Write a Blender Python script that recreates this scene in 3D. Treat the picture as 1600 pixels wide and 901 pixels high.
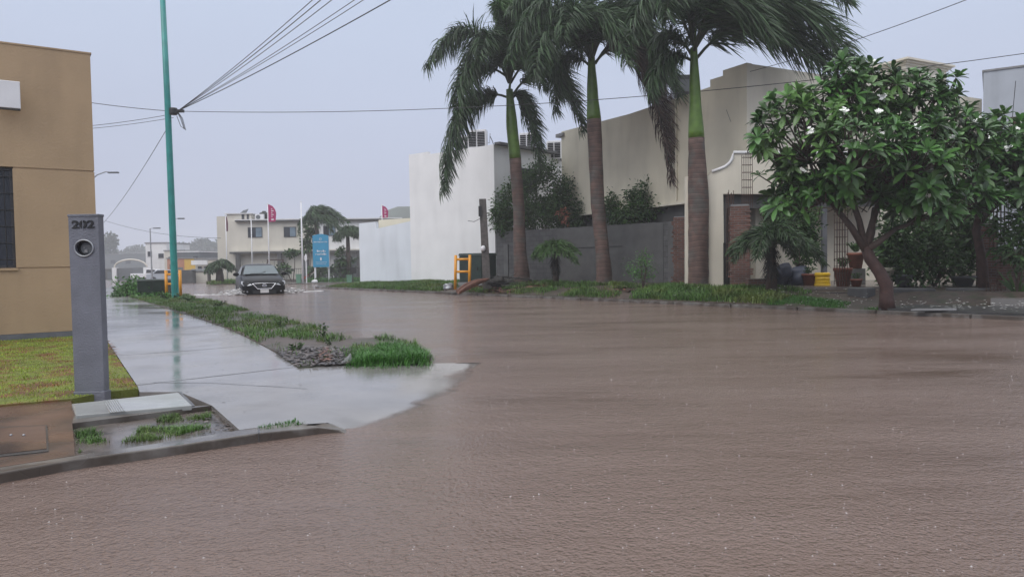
import bpy, bmesh, math, random
from mathutils import Vector, Matrix, noise
from mathutils.bvhtree import BVHTree
R = math.radians
random.seed(11)
rnd = random.random
def ru(a, b): return a + (b - a) * random.random()
for o in list(bpy.data.objects): bpy.data.objects.remove(o)
sc = bpy.context.scene
COL = sc.collection

# ------------------------------------------------------------------ camera
F = 1155.0; CH = 1.4; PITCH = math.atan(42.5 / F); ROLL = R(0.9)
cam_d = bpy.data.cameras.new('camera'); cam = bpy.data.objects.new('camera', cam_d); COL.objects.link(cam)
cam_d.sensor_width = 36; cam_d.lens = F / 1600 * 36; cam_d.clip_start = 0.05; cam_d.clip_end = 3000
fw = Vector((0, math.cos(PITCH), -math.sin(PITCH)))
r0 = Vector((1, 0, 0)); u0 = Vector((0, math.sin(PITCH), math.cos(PITCH)))
up = u0 * math.cos(ROLL) + r0 * math.sin(ROLL); rt = r0 * math.cos(ROLL) - u0 * math.sin(ROLL)
cam.matrix_world = Matrix((( rt.x, up.x, -fw.x, 0), (rt.y, up.y, -fw.y, 0), (rt.z, up.z, -fw.z, CH), (0, 0, 0, 1)))
sc.camera = cam
EYE = Vector((0, 0, CH))
def ray(px, py): return fw * F + rt * (px - 800) + up * (450.5 - py)
def G(px, py, z=0.0):
    d = ray(px, py); k = (z - CH) / d.z
    return Vector((d.x * k, d.y * k, z))
def At(px, py, Y):
    d = ray(px, py); return EYE + d * (Y / d.y)
def proj(p):
    v = Vector(p) - EYE; w = v.dot(fw)
    return 800 + F * v.dot(rt) / w, 450.5 - F * v.dot(up) / w
def W(px, Y, z=0.4):
    x = (px - 800) / F * Y
    for _ in range(4):
        q = proj((x, Y, z))[0]; x += (px - q) / F * Y
    return Vector((x, Y, z))

# ------------------------------------------------------------------ world, sun, exposure
SUN_EL, SUN_AZ = R(46), R(220)
w = bpy.data.worlds.new("World"); sc.world = w; w.use_nodes = True
nt = w.node_tree; nt.nodes.clear()
N = nt.nodes.new; L = nt.links.new
out = N('ShaderNodeOutputWorld')
sky = N('ShaderNodeTexSky'); sky.sky_type = 'NISHITA'; sky.sun_disc = False
sky.sun_elevation = SUN_EL; sky.sun_rotation = SUN_AZ; sky.dust_density = 4; sky.air_density = 1.0
bg1 = N('ShaderNodeBackground'); bg1.inputs[1].default_value = 0.05; L(sky.outputs[0], bg1.inputs[0])
tc = N('ShaderNodeTexCoord'); sep = N('ShaderNodeSeparateXYZ'); L(tc.outputs['Generated'], sep.inputs[0])
ramp = N('ShaderNodeValToRGB'); L(sep.outputs[2], ramp.inputs[0])
ramp.color_ramp.elements[0].position = 0.0; ramp.color_ramp.elements[0].color = (0.485, 0.515, 0.66, 1)
ramp.color_ramp.elements[1].position = 1.0; ramp.color_ramp.elements[1].color = (1.75, 1.78, 1.85, 1)
e = ramp.color_ramp.elements.new(0.33); e.color = (0.565, 0.645, 0.815, 1)
e = ramp.color_ramp.elements.new(0.6); e.color = (1.15, 1.18, 1.27, 1)
mp = N('ShaderNodeMapping'); mp.inputs[3].default_value = (1, 1, 3); L(tc.outputs['Generated'], mp.inputs[0])
nz = N('ShaderNodeTexNoise'); nz.inputs['Scale'].default_value = 1.3; nz.inputs['Detail'].default_value = 3; L(mp.outputs[0], nz.inputs[0])
mr = N('ShaderNodeMapRange'); mr.inputs[3].default_value = 0.93; mr.inputs[4].default_value = 1.07; L(nz.outputs[0], mr.inputs[0])
vm = N('ShaderNodeVectorMath'); vm.operation = 'SCALE'; L(ramp.outputs[0], vm.inputs[0]); L(mr.outputs[0], vm.inputs['Scale'])
bg2 = N('ShaderNodeBackground'); L(vm.outputs[0], bg2.inputs[0]); bg2.inputs[1].default_value = 1.06
ad = N('ShaderNodeMixShader'); ad.inputs[0].default_value = 0.93; L(bg1.outputs[0], ad.inputs[1]); L(bg2.outputs[0], ad.inputs[2])
L(ad.outputs[0], out.inputs[0])
sd = bpy.data.lights.new('sun', 'SUN'); sd.energy = 1.25; sd.angle = R(40); sd.color = (1, 0.97, 0.93)
so = bpy.data.objects.new('sun', sd); COL.objects.link(so)
so.rotation_euler = (R(90) - SUN_EL, 0, R(-40))
sc.view_settings.view_transform = 'Standard'; sc.view_settings.look = 'None'; sc.view_settings.gamma = 1
sc.view_settings.use_curve_mapping = False; sc.view_settings.exposure = 0.0
sc.render.engine = 'CYCLES'
sc.cycles.use_denoising = True; sc.cycles.volume_bounces = 1; sc.cycles.max_bounces = 6
sc.cycles.transparent_max_bounces = 12; sc.cycles.caustics_reflective = False; sc.cycles.caustics_refractive = False
sc.cycles.sample_clamp_indirect = 4

# ------------------------------------------------------------------ materials
MATS = {}
def mat(name, col, rough=0.7, var=0.12, scale=3.0, bump=0.0, bscale=40.0, metal=0.0, streak=0.0, col2=None, thr=0.55, coat=0.0, spec=0.5, rv=0.0, trans=0.0):
    """procedural Principled: base colour varied by noise, optional second colour in patches, vertical streak stains, bump."""
    m = bpy.data.materials.new(name); m.use_nodes = True; t = m.node_tree; n = t.nodes; l = t.links.new
    b = n['Principled BSDF']; b.inputs['Roughness'].default_value = rough; b.inputs['Metallic'].default_value = metal
    b.inputs['Coat Weight'].default_value = coat; b.inputs['Specular IOR Level'].default_value = spec
    c = n.new('ShaderNodeTexCoord')
    nz = n.new('ShaderNodeTexNoise'); nz.inputs['Scale'].default_value = scale; nz.inputs['Detail'].default_value = 6; l(c.outputs['Object'], nz.inputs[0])
    mr = n.new('ShaderNodeMapRange'); mr.inputs[1].default_value = 0.3; mr.inputs[2].default_value = 0.7; mr.inputs[3].default_value = 1 - var; mr.inputs[4].default_value = 1 + var; l(nz.outputs[0], mr.inputs[0])
    base = n.new('ShaderNodeRGB'); base.outputs[0].default_value = (*col, 1); last = base.outputs[0]
    if col2:
        n2 = n.new('ShaderNodeTexNoise'); n2.inputs['Scale'].default_value = scale * 0.6; n2.inputs['Detail'].default_value = 8; l(c.outputs['Object'], n2.inputs[0])
        m2 = n.new('ShaderNodeMapRange'); m2.inputs[1].default_value = thr - 0.07; m2.inputs[2].default_value = thr + 0.07; l(n2.outputs[0], m2.inputs[0])
        mx = n.new('ShaderNodeMix'); mx.data_type = 'RGBA'; l(m2.outputs[0], mx.inputs[0]); l(last, mx.inputs[6]); mx.inputs[7].default_value = (*col2, 1); last = mx.outputs[2]
    if streak:
        mp = n.new('ShaderNodeMapping'); mp.inputs[3].default_value = (0.75, 0.75, 0.13); l(c.outputs['Object'], mp.inputs[0])
        n3 = n.new('ShaderNodeTexNoise'); n3.inputs['Scale'].default_value = 2.0; n3.inputs['Detail'].default_value = 3; l(mp.outputs[0], n3.inputs[0])
        m3 = n.new('ShaderNodeMapRange'); m3.inputs[1].default_value = 0.48; m3.inputs[2].default_value = 0.75; m3.inputs[3].default_value = 1; m3.inputs[4].default_value = 1 - streak; l(n3.outputs[0], m3.inputs[0])
        mm = n.new('ShaderNodeMath'); mm.operation = 'MULTIPLY'; l(mr.outputs[0], mm.inputs[0]); l(m3.outputs[0], mm.inputs[1]); fac = mm.outputs[0]
    else: fac = mr.outputs[0]
    if rv:
        at = n.new('ShaderNodeAttribute'); at.attribute_name = 'rnd'
        m4 = n.new('ShaderNodeMapRange'); m4.inputs[3].default_value = 1 - rv; m4.inputs[4].default_value = 1 + rv; l(at.outputs['Fac'], m4.inputs[0])
        mm = n.new('ShaderNodeMath'); mm.operation = 'MULTIPLY'; l(fac, mm.inputs[0]); l(m4.outputs[0], mm.inputs[1]); fac = mm.outputs[0]
    sc_ = n.new('ShaderNodeVectorMath'); sc_.operation = 'SCALE'; l(last, sc_.inputs[0]); l(fac, sc_.inputs['Scale'])
    l(sc_.outputs[0], b.inputs['Base Color'])
    if bump:
        nb = n.new('ShaderNodeTexNoise'); nb.inputs['Scale'].default_value = bscale; nb.inputs['Detail'].default_value = 5; l(c.outputs['Object'], nb.inputs[0])
        bp = n.new('ShaderNodeBump'); bp.inputs['Strength'].default_value = bump; bp.inputs['Distance'].default_value = 0.02; l(nb.outputs[0], bp.inputs['Height']); l(bp.outputs[0], b.inputs['Normal'])
    if trans:
        tr = n.new('ShaderNodeBsdfTranslucent'); l(sc_.outputs[0], tr.inputs[0])
        ms = n.new('ShaderNodeMixShader'); ms.inputs[0].default_value = trans
        l(b.outputs[0], ms.inputs[1]); l(tr.outputs[0], ms.inputs[2]); l(ms.outputs[0], n['Material Output'].inputs[0])
    MATS[name] = m; return m
def brickmat(name, c1, c2, mortar, bw, bh, ms=0.012, axis='x', rough=0.8, dirt=0.3):
    m = mat(name, c1, rough, 0.2, 6, 0.3, 60); t = m.node_tree; n = t.nodes; l = t.links.new
    c = n.new('ShaderNodeTexCoord'); s = n.new('ShaderNodeSeparateXYZ'); l(c.outputs['Object'], s.inputs[0])
    a = n.new('ShaderNodeMath'); a.operation = 'ADD'; l(s.outputs[0], a.inputs[0]); l(s.outputs[1], a.inputs[1])
    cb = n.new('ShaderNodeCombineXYZ'); l(a.outputs[0], cb.inputs[0]); l(s.outputs[2], cb.inputs[1])
    br = n.new('ShaderNodeTexBrick'); l(cb.outputs[0], br.inputs[0]); br.inputs['Scale'].default_value = 1
    br.inputs['Color1'].default_value = (*c1, 1); br.inputs['Color2'].default_value = (*c2, 1); br.inputs['Mortar'].default_value = (*mortar, 1)
    br.inputs['Brick Width'].default_value = bw; br.inputs['Row Height'].default_value = bh; br.inputs['Mortar Size'].default_value = ms; br.inputs['Mortar Smooth'].default_value = 0.3
    nz = n.new('ShaderNodeTexNoise'); nz.inputs['Scale'].default_value = 2.5; nz.inputs['Detail'].default_value = 8; l(c.outputs['Object'], nz.inputs[0])
    mr = n.new('ShaderNodeMapRange'); mr.inputs[1].default_value = .3; mr.inputs[2].default_value = .7; mr.inputs[3].default_value = 1 - dirt; mr.inputs[4].default_value = 1 + dirt; l(nz.outputs[0], mr.inputs[0])
    v = n.new('ShaderNodeVectorMath'); v.operation = 'SCALE'; l(br.outputs[0], v.inputs[0]); l(mr.outputs[0], v.inputs['Scale'])
    l(v.outputs[0], n['Principled BSDF'].inputs['Base Color'])
    bp = n.new('ShaderNodeBump'); bp.inputs['Strength'].default_value = 0.6; bp.inputs['Distance'].default_value = 0.01; bp.invert = True
    l(br.outputs['Fac'], bp.inputs['Height']); l(bp.outputs[0], n['Principled BSDF'].inputs['Normal'])
    return m
M = MATS
mat('tan', (0.40, 0.285, 0.172), 0.75, 0.07, 1.2, 0.25, 25, streak=0.18)
mat('plinth', (0.12, 0.125, 0.14), 0.5, 0.15, 4, 0.2)
mat('white_wall', (0.80, 0.80, 0.80), 0.7, 0.05, 0.8, 0.2, 20, streak=0.07)
mat('lot_wall', (0.70, 0.74, 0.79), 0.7, 0.05, 0.8, 0.2, 20, streak=0.12)
mat('cream', (0.70, 0.65, 0.52), 0.7, 0.07, 0.8, 0.2, 20, streak=0.12)
mat('cream_light', (0.72, 0.67, 0.56), 0.7, 0.06, 0.8, 0.2, 20, streak=0.18)
mat('far_cream', (0.60, 0.57, 0.50), 0.8, 0.06, 0.6, streak=0.12)
mat('far_white', (0.72, 0.72, 0.72), 0.8, 0.06, 0.6, streak=0.1)
mat('blue_grey', (0.40, 0.43, 0.48), 0.6, 0.08, 1.0, 0.1, streak=0.2)
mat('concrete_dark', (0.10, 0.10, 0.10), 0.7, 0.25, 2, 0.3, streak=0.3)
mat('concrete_grey', (0.22, 0.22, 0.225), 0.6, 0.15, 4, 0.3)
mat('stucco_grey', (0.085, 0.085, 0.085), 0.7, 0.2, 2, 0.3)
mat('post_cement', (0.155, 0.162, 0.192), 0.45, 0.16, 4, 0.35, 60, streak=0.35)
mat('black', (0.01, 0.01, 0.011), 0.5, 0.1)
mat('dark_metal', (0.03, 0.03, 0.032), 0.45, 0.2, 8, metal=0.3)
mat('galv', (0.35, 0.36, 0.38), 0.4, 0.15, 8, metal=0.7)
mat('white_paint', (0.72, 0.72, 0.74), 0.5, 0.05)
mat('glass_dark', (0.02, 0.025, 0.035), 0.08, 0.2, 1)
mat('glass_blue', (0.16, 0.22, 0.27), 0.15, 0.2, 2)
mat('window_frame', (0.05, 0.05, 0.055), 0.4, 0.1)
mat('teal', (0.02, 0.24, 0.22), 0.35, 0.15, 3, 0.1, 30, streak=0.35)
mat('yellow', (0.70, 0.30, 0.02), 0.4, 0.1, 5, streak=0.2)
mat('bucket_yellow', (0.80, 0.50, 0.01), 0.35, 0.04)
mat('box_green', (0.012, 0.028, 0.022), 0.35, 0.25, 5, 0.1)
mat('wood_post', (0.10, 0.09, 0.085), 0.8, 0.25, 10, 0.5, 40, streak=0.4)
mat('rebar', (0.07, 0.038, 0.028), 0.7, 0.4, 30)
mat('rust_panel', (0.06, 0.02, 0.015), 0.7, 0.4, 4, streak=0.5)
mat('terracotta', (0.20, 0.065, 0.04), 0.6, 0.2, 8)
mat('soil', (0.065, 0.045, 0.035), 0.55, 0.35, 5, 0.8, 20, col2=(0.03, 0.035, 0.015))
mat('leaf_litter', (0.13, 0.055, 0.035), 0.5, 0.2, 5, rv=0.6)
mat('litter_dark', (0.07, 0.055, 0.05), 0.4, 0.2, 5, rv=0.7)
mat('wetdark', (0.055, 0.055, 0.055), 0.3, 0.3, 2, 0.3, 30)
mat('palm_leaf', (0.032, 0.070, 0.022), 0.5, 0.3, 1.5, rv=0.65, trans=0.15)
mat('palm_young', (0.06, 0.13, 0.03), 0.4, 0.2, 1.5, rv=0.4, trans=0.2)
mat('palm_dead', (0.060, 0.034, 0.028), 0.6, 0.25, 1.5, rv=0.4)
mat('rachis', (0.035, 0.05, 0.02), 0.5, 0.2)
mat('crownshaft', (0.10, 0.19, 0.018), 0.35, 0.25, 4, streak=0.55)
mat('bark', (0.075, 0.052, 0.042), 0.7, 0.3, 6, 0.6, 25)
mat('bark_red', (0.060, 0.030, 0.025), 0.65, 0.3, 6, 0.6, 25)
mat('plum_leaf', (0.052, 0.135, 0.028), 0.33, 0.3, 1.2, rv=0.75, trans=0.12, col2=(0.095, 0.19, 0.045), thr=0.58)
mat('petal', (0.92, 0.92, 0.88), 0.5, 0.05)
mat('shrub_leaf', (0.036, 0.088, 0.018), 0.55, 0.3, 2.5, rv=0.6, trans=0.15)
mat('bright_leaf', (0.06, 0.17, 0.03), 0.4, 0.25, 2.5, rv=0.5, trans=0.2)
mat('red_leaf', (0.28, 0.09, 0.05), 0.5, 0.3, 4, rv=0.4)
mat('dark_frond', (0.018, 0.016, 0.014), 0.7, 0.3, 4, rv=0.4)
mat('far_leaf', (0.04, 0.06, 0.035), 0.7, 0.3, 1.0, rv=0.4)
mat('grass', (0.068, 0.150, 0.026), 0.5, 0.3, 1.2, rv=0.55, trans=0.25, col2=(0.11, 0.15, 0.03))
mat('lawn_grass', (0.24, 0.32, 0.028), 0.5, 0.3, 3, rv=0.5, trans=0.25, col2=(0.30, 0.13, 0.035), thr=0.63)
mat('lawn_base', (0.12, 0.14, 0.02), 0.8, 0.3, 4, 0.5, col2=(0.13, 0.05, 0.02), thr=0.52)
mat('tall_grass', (0.055, 0.165, 0.025), 0.42, 0.15, 2, rv=0.5, trans=0.3)
mat('car_black', (0.003, 0.003, 0.005), 0.32, 0.1, 2, coat=0.0, spec=0.16)
mat('car_glass', (0.11, 0.14, 0.155), 0.10, 0.1)  # base lightened to a bluish grey to imitate reflected sky
mat('chrome', (0.75, 0.76, 0.78), 0.15, 0.03, metal=1.0)
mat('lamp_glass', (0.42, 0.44, 0.47), 0.12, 0.1, 20)
mat('plate', (0.7, 0.7, 0.7), 0.4, 0.1, 20)
mat('tyre', (0.015, 0.015, 0.015), 0.7, 0.1)
mat('magenta', (0.36, 0.015, 0.12), 0.6, 0.1)
mat('flag_dark', (0.10, 0.015, 0.035), 0.6, 0.1)
mat('sign_blue', (0.035, 0.27, 0.46), 0.45, 0.05)
mat('far_orange', (0.42, 0.20, 0.13), 0.8, 0.05)
mat('far_yellow', (0.62, 0.40, 0.08), 0.7, 0.05)
mat('far_grey', (0.12, 0.13, 0.14), 0.8, 0.08)
mat('bin_green', (0.12, 0.25, 0.17), 0.5, 0.1)
mat('slide_red', (0.5, 0.05, 0.03), 0.4, 0.1)
mat('blue_tarp', (0.05, 0.06, 0.09), 0.5, 0.3, 5)
mat('hill_green', (0.045, 0.06, 0.04), 0.9, 0.3, 0.15)
mat('sheath', (0.17, 0.075, 0.05), 0.45, 0.25, 5, 0.3, 15)
mat('foam', (0.55, 0.54, 0.54), 0.4, 0.1)
mat('drop', (0.36, 0.33, 0.32), 0.2, 0.1)
mat('terrace', (0.20, 0.17, 0.15), 0.25, 0.2, 2, 0.1)
brickmat('brick', (0.16, 0.062, 0.045), (0.085, 0.04, 0.03), (0.13, 0.12, 0.11), 0.24, 0.075, 0.012)
brickmat('block', (0.095, 0.095, 0.097), (0.075, 0.075, 0.078), (0.05, 0.05, 0.05), 0.42, 0.21, 0.012, dirt=0.25)

def trunkmat():
    m = mat('palm_trunk', (0.130, 0.080, 0.066), 0.75, 0.35, 3, 0.4, 40, streak=0.45, col2=(0.105, 0.092, 0.082), thr=0.56); t = m.node_tree; n = t.nodes; l = t.links.new
    b = n['Principled BSDF']; src = b.inputs['Base Color'].links[0].from_socket
    c = n.new('ShaderNodeTexCoord'); s = n.new('ShaderNodeSeparateXYZ'); l(c.outputs['Object'], s.inputs[0])
    nz = n.new('ShaderNodeTexNoise'); nz.inputs['Scale'].default_value = 0.8; nz.inputs['Detail'].default_value = 1; l(c.outputs['Object'], nz.inputs[0])
    a = n.new('ShaderNodeMath'); a.operation = 'MULTIPLY_ADD'; l(nz.outputs[0], a.inputs[0]); a.inputs[1].default_value = 0.32; l(s.outputs[2], a.inputs[2])
    f = n.new('ShaderNodeMath'); f.operation = 'MULTIPLY'; l(a.outputs[0], f.inputs[0]); f.inputs[1].default_value = 6.0
    fr = n.new('ShaderNodeMath'); fr.operation = 'FRACT'; l(f.outputs[0], fr.inputs[0])
    rp = n.new('ShaderNodeValToRGB'); l(fr.outputs[0], rp.inputs[0]); cr = rp.color_ramp
    cr.elements[0].color = (0.75, 0.75, 0.75, 1); cr.elements[1].position = 0.82; cr.elements[1].color = (0.9, 0.9, 0.9, 1)
    e = cr.elements.new(0.88); e.color = (1.75, 1.75, 1.75, 1); e = cr.elements.new(0.95); e.color = (0.42, 0.42, 0.42, 1)
    mx = n.new('ShaderNodeVectorMath'); mx.operation = 'MULTIPLY'; l(src, mx.inputs[0]); l(rp.outputs[0], mx.inputs[1]); l(mx.outputs[0], b.inputs['Base Color'])
    return m
trunkmat()

def ripple(n, l, c, s, scl, detail=4):
    mp = n.new('ShaderNodeMapping'); mp.inputs[3].default_value = scl; l(c, mp.inputs[0])
    nz = n.new('ShaderNodeTexNoise'); nz.inputs['Scale'].default_value = s; nz.inputs['Detail'].default_value = detail; l(mp.outputs[0], nz.inputs[0]); return nz.outputs[0]
def watermat():
    m = bpy.data.materials.new('flood_water'); m.use_nodes = True; t = m.node_tree; n = t.nodes; l = t.links.new
    b = n['Principled BSDF']; b.inputs['Roughness'].default_value = 0.12; b.inputs['IOR'].default_value = 1.42
    c = n.new('ShaderNodeTexCoord').outputs['Object']
    big = ripple(n, l, c, 0.45, (0.6, 1.7, 1), 8)
    r1 = ripple(n, l, c, 19, (1.0, 1.05, 1), 5); r2 = ripple(n, l, c, 55, (1, 1.0, 1), 3); r3 = ripple(n, l, c, 1.6, (0.8, 1.4, 1), 3)
    cr = n.new('ShaderNodeValToRGB'); l(big, cr.inputs[0]); cr.color_ramp.elements[0].position = 0.3; cr.color_ramp.elements[0].color = (0.128, 0.086, 0.069, 1)
    cr.color_ramp.elements[1].position = 0.75; cr.color_ramp.elements[1].color = (0.222, 0.162, 0.138, 1)
    l(cr.outputs[0], b.inputs['Base Color'])
    def ma(op, x, y):
        q = n.new('ShaderNodeMath'); q.operation = op
        for i, v in enumerate((x, y)):
            if isinstance(v, (int, float)): q.inputs[i].default_value = v
            else: l(v, q.inputs[i])
        return q.outputs[0]
    amp = n.new('ShaderNodeMapRange'); l(big, amp.inputs[0]); amp.inputs[1].default_value = .3; amp.inputs[2].default_value = .7; amp.inputs[3].default_value = 0.25; amp.inputs[4].default_value = 1.5
    vr = n.new('ShaderNodeTexVoronoi'); vr.inputs['Scale'].default_value = 24; vr.inputs['Randomness'].default_value = 1.0; l(c, vr.inputs[0])
    dm = n.new('ShaderNodeMapRange'); dm.interpolation_type = 'SMOOTHSTEP'; l(vr.outputs['Distance'], dm.inputs[0]); dm.inputs[1].default_value = 0.05; dm.inputs[2].default_value = 0.5; dm.inputs[3].default_value = 0.0; dm.inputs[4].default_value = 0.28
    h = ma('ADD', ma('MULTIPLY', r1, 0.8), ma('MULTIPLY', r2, 0.7)); h = ma('ADD', h, dm.outputs[0]); h = ma('MULTIPLY', h, amp.outputs[0]); h = ma('ADD', h, ma('MULTIPLY', r3, 1.4))
    bp = n.new('ShaderNodeBump'); bp.inputs['Strength'].default_value = 1.0; bp.inputs['Distance'].default_value = 0.025; l(h, bp.inputs['Height']); l(bp.outputs[0], b.inputs['Normal'])
    at = n.new('ShaderNodeAttribute'); at.attribute_name = 'depth'
    al = n.new('ShaderNodeMapRange'); al.interpolation_type = 'SMOOTHSTEP'; l(at.outputs['Fac'], al.inputs[0]); al.inputs[1].default_value = 0; al.inputs[2].default_value = 0.022; al.inputs[3].default_value = 0.0; al.inputs[4].default_value = 1
    l(al.outputs[0], b.inputs['Alpha'])
    MATS['flood_water'] = m
watermat()
def wetmat(name, col, rough, col2, nsc=1.5, thr=.62):
    """wet concrete: film of rain on it, smooth where it pools"""
    m = mat(name, col, rough, 0.15, nsc, 0, col2=col2, thr=thr); t = m.node_tree; n = t.nodes; l = t.links.new
    b = n['Principled BSDF']; b.inputs['IOR'].default_value = 1.4; b.inputs['Specular IOR Level'].default_value = 0.52
    c = n.new('ShaderNodeTexCoord').outputs['Object']
    pool = ripple(n, l, c, 0.7, (1, 1, 1), 3); r1 = ripple(n, l, c, 14, (1, 1.6, 1), 3)
    a = n.new('ShaderNodeMapRange'); l(pool, a.inputs[0]); a.inputs[1].default_value = .35; a.inputs[2].default_value = .65; a.inputs[3].default_value = rough * 1.5; a.inputs[4].default_value = rough * 0.3
    l(a.outputs[0], b.inputs['Roughness'])
    bp = n.new('ShaderNodeBump'); bp.inputs['Strength'].default_value = 0.25; bp.inputs['Distance'].default_value = 0.004; l(r1, bp.inputs['Height']); l(bp.outputs[0], b.inputs['Normal'])
    return m
wetmat('wet_concrete', (0.215, 0.205, 0.198), 0.17, (0.16, 0.15, 0.14))
wetmat('wet_brown', (0.125, 0.078, 0.058), 0.3, (0.075, 0.055, 0.045), 3, .55)
wetmat('wet_kerb', (0.15, 0.14, 0.13), 0.3, (0.075, 0.062, 0.052), 5, .5)
wetmat('wet_light', (0.30, 0.31, 0.30), 0.28, (0.24, 0.24, 0.235))
wetmat('puddle', (0.12, 0.10, 0.09), 0.25, (0.06, 0.05, 0.042), 6, .52)

# ------------------------------------------------------------------ mesh builder
class MB:
    def __init__(s): s.v = []; s.f = []; s.r = []; s.has = False
    def add(s, vs, fs, r=None):
        o = len(s.v); s.v += [tuple(p) for p in vs]; s.f += [tuple(i + o for i in f) for f in fs]
        if r is not None: s.has = True
        s.r += [0.5 if r is None else r] * len(vs); return s
    def box(s, c, d, rz=0, taper=1.0, tilt=None):
        x, y, z = d[0] / 2, d[1] / 2, d[2] / 2; k = taper
        vs = [Vector(p) for p in ((-x, -y, -z), (x, -y, -z), (x, y, -z), (-x, y, -z), (-x * k, -y * k, z), (x * k, -y * k, z), (x * k, y * k, z), (-x * k, y * k, z))]
        mt = Matrix.Rotation(rz, 3, 'Z')
        if tilt: mt = mt @ Matrix.Rotation(tilt, 3, 'Y')
        vs = [mt @ p + Vector(c) for p in vs]
        return s.add(vs, [(0, 3, 2, 1), (4, 5, 6, 7), (0, 1, 5, 4), (1, 2, 6, 5), (2, 3, 7, 6), (3, 0, 4, 7)])
    def b2(s, x0, x1, y0, y1, z0, z1): return s.box(((x0 + x1) / 2, (y0 + y1) / 2, (z0 + z1) / 2), (abs(x1 - x0), abs(y1 - y0), abs(z1 - z0)))
    def tube(s, pts, rad, n=8, cap=True, r=None, wob=0):
        pts = [Vector(p) for p in pts]; rad = rad if isinstance(rad, (list, tuple)) else [rad] * len(pts)
        vs = []; ref = Vector((0.13, 0.97, 0.2)).normalized()
        for i, p in enumerate(pts):
            t = (pts[min(i + 1, len(pts) - 1)] - pts[max(i - 1, 0)])
            t = t.normalized() if t.length else Vector((0, 0, 1))
            if abs(t.dot(ref)) > 0.95: ref = Vector((1, 0, 0.1)).normalized()
            a = t.cross(ref).normalized(); b = t.cross(a)
            for k in range(n):
                th = 2 * math.pi * k / n; q = rad[i] * (1 + wob * (noise.noise(p * 3 + a * math.cos(th) + b * math.sin(th))))
                vs.append(p + (a * math.cos(th) + b * math.sin(th)) * q)
        fs = [(i * n + k, i * n + (k + 1) % n, (i + 1) * n + (k + 1) % n, (i + 1) * n + k) for i in range(len(pts) - 1) for k in range(n)]
        if cap: fs += [tuple(range(n - 1, -1, -1)), tuple((len(pts) - 1) * n + k for k in range(n))]
        return s.add(vs, fs, r)
    def lathe(s, c, prof, n=20):
        c = Vector(c); vs = [c + Vector((r * math.cos(2 * math.pi * k / n), r * math.sin(2 * math.pi * k / n), z)) for r, z in prof for k in range(n)]
        fs = [(i * n + k, i * n + (k + 1) % n, (i + 1) * n + (k + 1) % n, (i + 1) * n + k) for i in range(len(prof) - 1) for k in range(n)]
        return s.add(vs, fs + [tuple(range(n - 1, -1, -1)), tuple((len(prof) - 1) * n + k for k in range(n))])
    def prism(s, poly, z0, z1):
        """poly: list of xy; z0/z1 number or list"""
        n = len(poly); zz0 = z0 if isinstance(z0, list) else [z0] * n; zz1 = z1 if isinstance(z1, list) else [z1] * n
        vs = [(p[0], p[1], a) for p, a in zip(poly, zz0)] + [(p[0], p[1], a) for p, a in zip(poly, zz1)]
        from mathutils.geometry import tessellate_polygon
        tr = tessellate_polygon([[Vector((p[0], p[1], 0)) for p in poly]])
        fs = [tuple(i + n for i in t) for t in tr] + [tuple(reversed(t)) for t in tr] + [(i, (i + 1) % n, n + (i + 1) % n, n + i) for i in range(n)]
        return s.add(vs, fs)
    def vprism(s, poly, y0, y1):
        """outline in xz, extruded along y"""
        n = len(poly)
        from mathutils.geometry import tessellate_polygon
        tr = tessellate_polygon([[Vector((p[0], p[1], 0)) for p in poly]])
        vs = [(p[0], y0, p[1]) for p in poly] + [(p[0], y1, p[1]) for p in poly]
        return s.add(vs, [tuple(t) for t in tr] + [tuple(i + n for i in reversed(t)) for t in tr] + [(i, n + i, n + (i + 1) % n, (i + 1) % n) for i in range(n)])
    def blob(s, c, d, n=8, m=6, amp=0.2, seed=0):
        c = Vector(c); vs = []
        for i in range(m + 1):
            ph = math.pi * i / m
            for k in range(n):
                th = 2 * math.pi * k / n; q = Vector((math.sin(ph) * math.cos(th), math.sin(ph) * math.sin(th), math.cos(ph)))
                q = q * (1 + amp * noise.noise(q * 1.7 + Vector((seed, 0, 0)))); vs.append(c + Vector((q.x * d[0], q.y * d[1], q.z * d[2])))
        return s.add(vs, [(i * n + k, i * n + (k + 1) % n, (i + 1) * n + (k + 1) % n, (i + 1) * n + k) for i in range(m) for k in range(n)])
    def build(s, name, m, parent=None, smooth=False, bevel=0, fix=True):
        me = bpy.data.meshes.new(name); me.from_pydata(s.v, [], s.f); me.materials.append(MATS[m] if isinstance(m, str) else m)
        if s.has:
            a = me.attributes.new('rnd', 'FLOAT', 'POINT'); a.data.foreach_set('value', s.r)
        if fix and len(s.f) < 6000:
            bm = bmesh.new(); bm.from_mesh(me); bmesh.ops.recalc_face_normals(bm, faces=bm.faces); bm.to_mesh(me); bm.free()
        if smooth: me.polygons.foreach_set('use_smooth', [True] * len(me.polygons))
        me.update()
        o = bpy.data.objects.new(name, me); COL.objects.link(o)
        if parent: o.parent = parent
        if bevel:
            b = o.modifiers.new('bevel', 'BEVEL'); b.width = bevel; b.segments = 2; b.limit_method = 'ANGLE'
        return o
def thing(name, label, cat, loc=(0, 0, 0), rz=0, group=None):
    o = bpy.data.objects.new(name, None); COL.objects.link(o); o.empty_display_size = 0.2
    o.location = loc; o.rotation_euler = (0, 0, rz); o['label'] = label; o['category'] = cat
    if group: o['group'] = group
    return o
def tag(o, label, cat, group=None, kind=None, loc=None):
    o['label'] = label; o['category'] = cat
    if group: o['group'] = group
    if kind: o['kind'] = kind
    if loc is not None: o.location = loc
    return o
def struct(o): o['kind'] = 'structure'; return o
def kids(o): return [c for c in COL.objects if c.parent == o]
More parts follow.
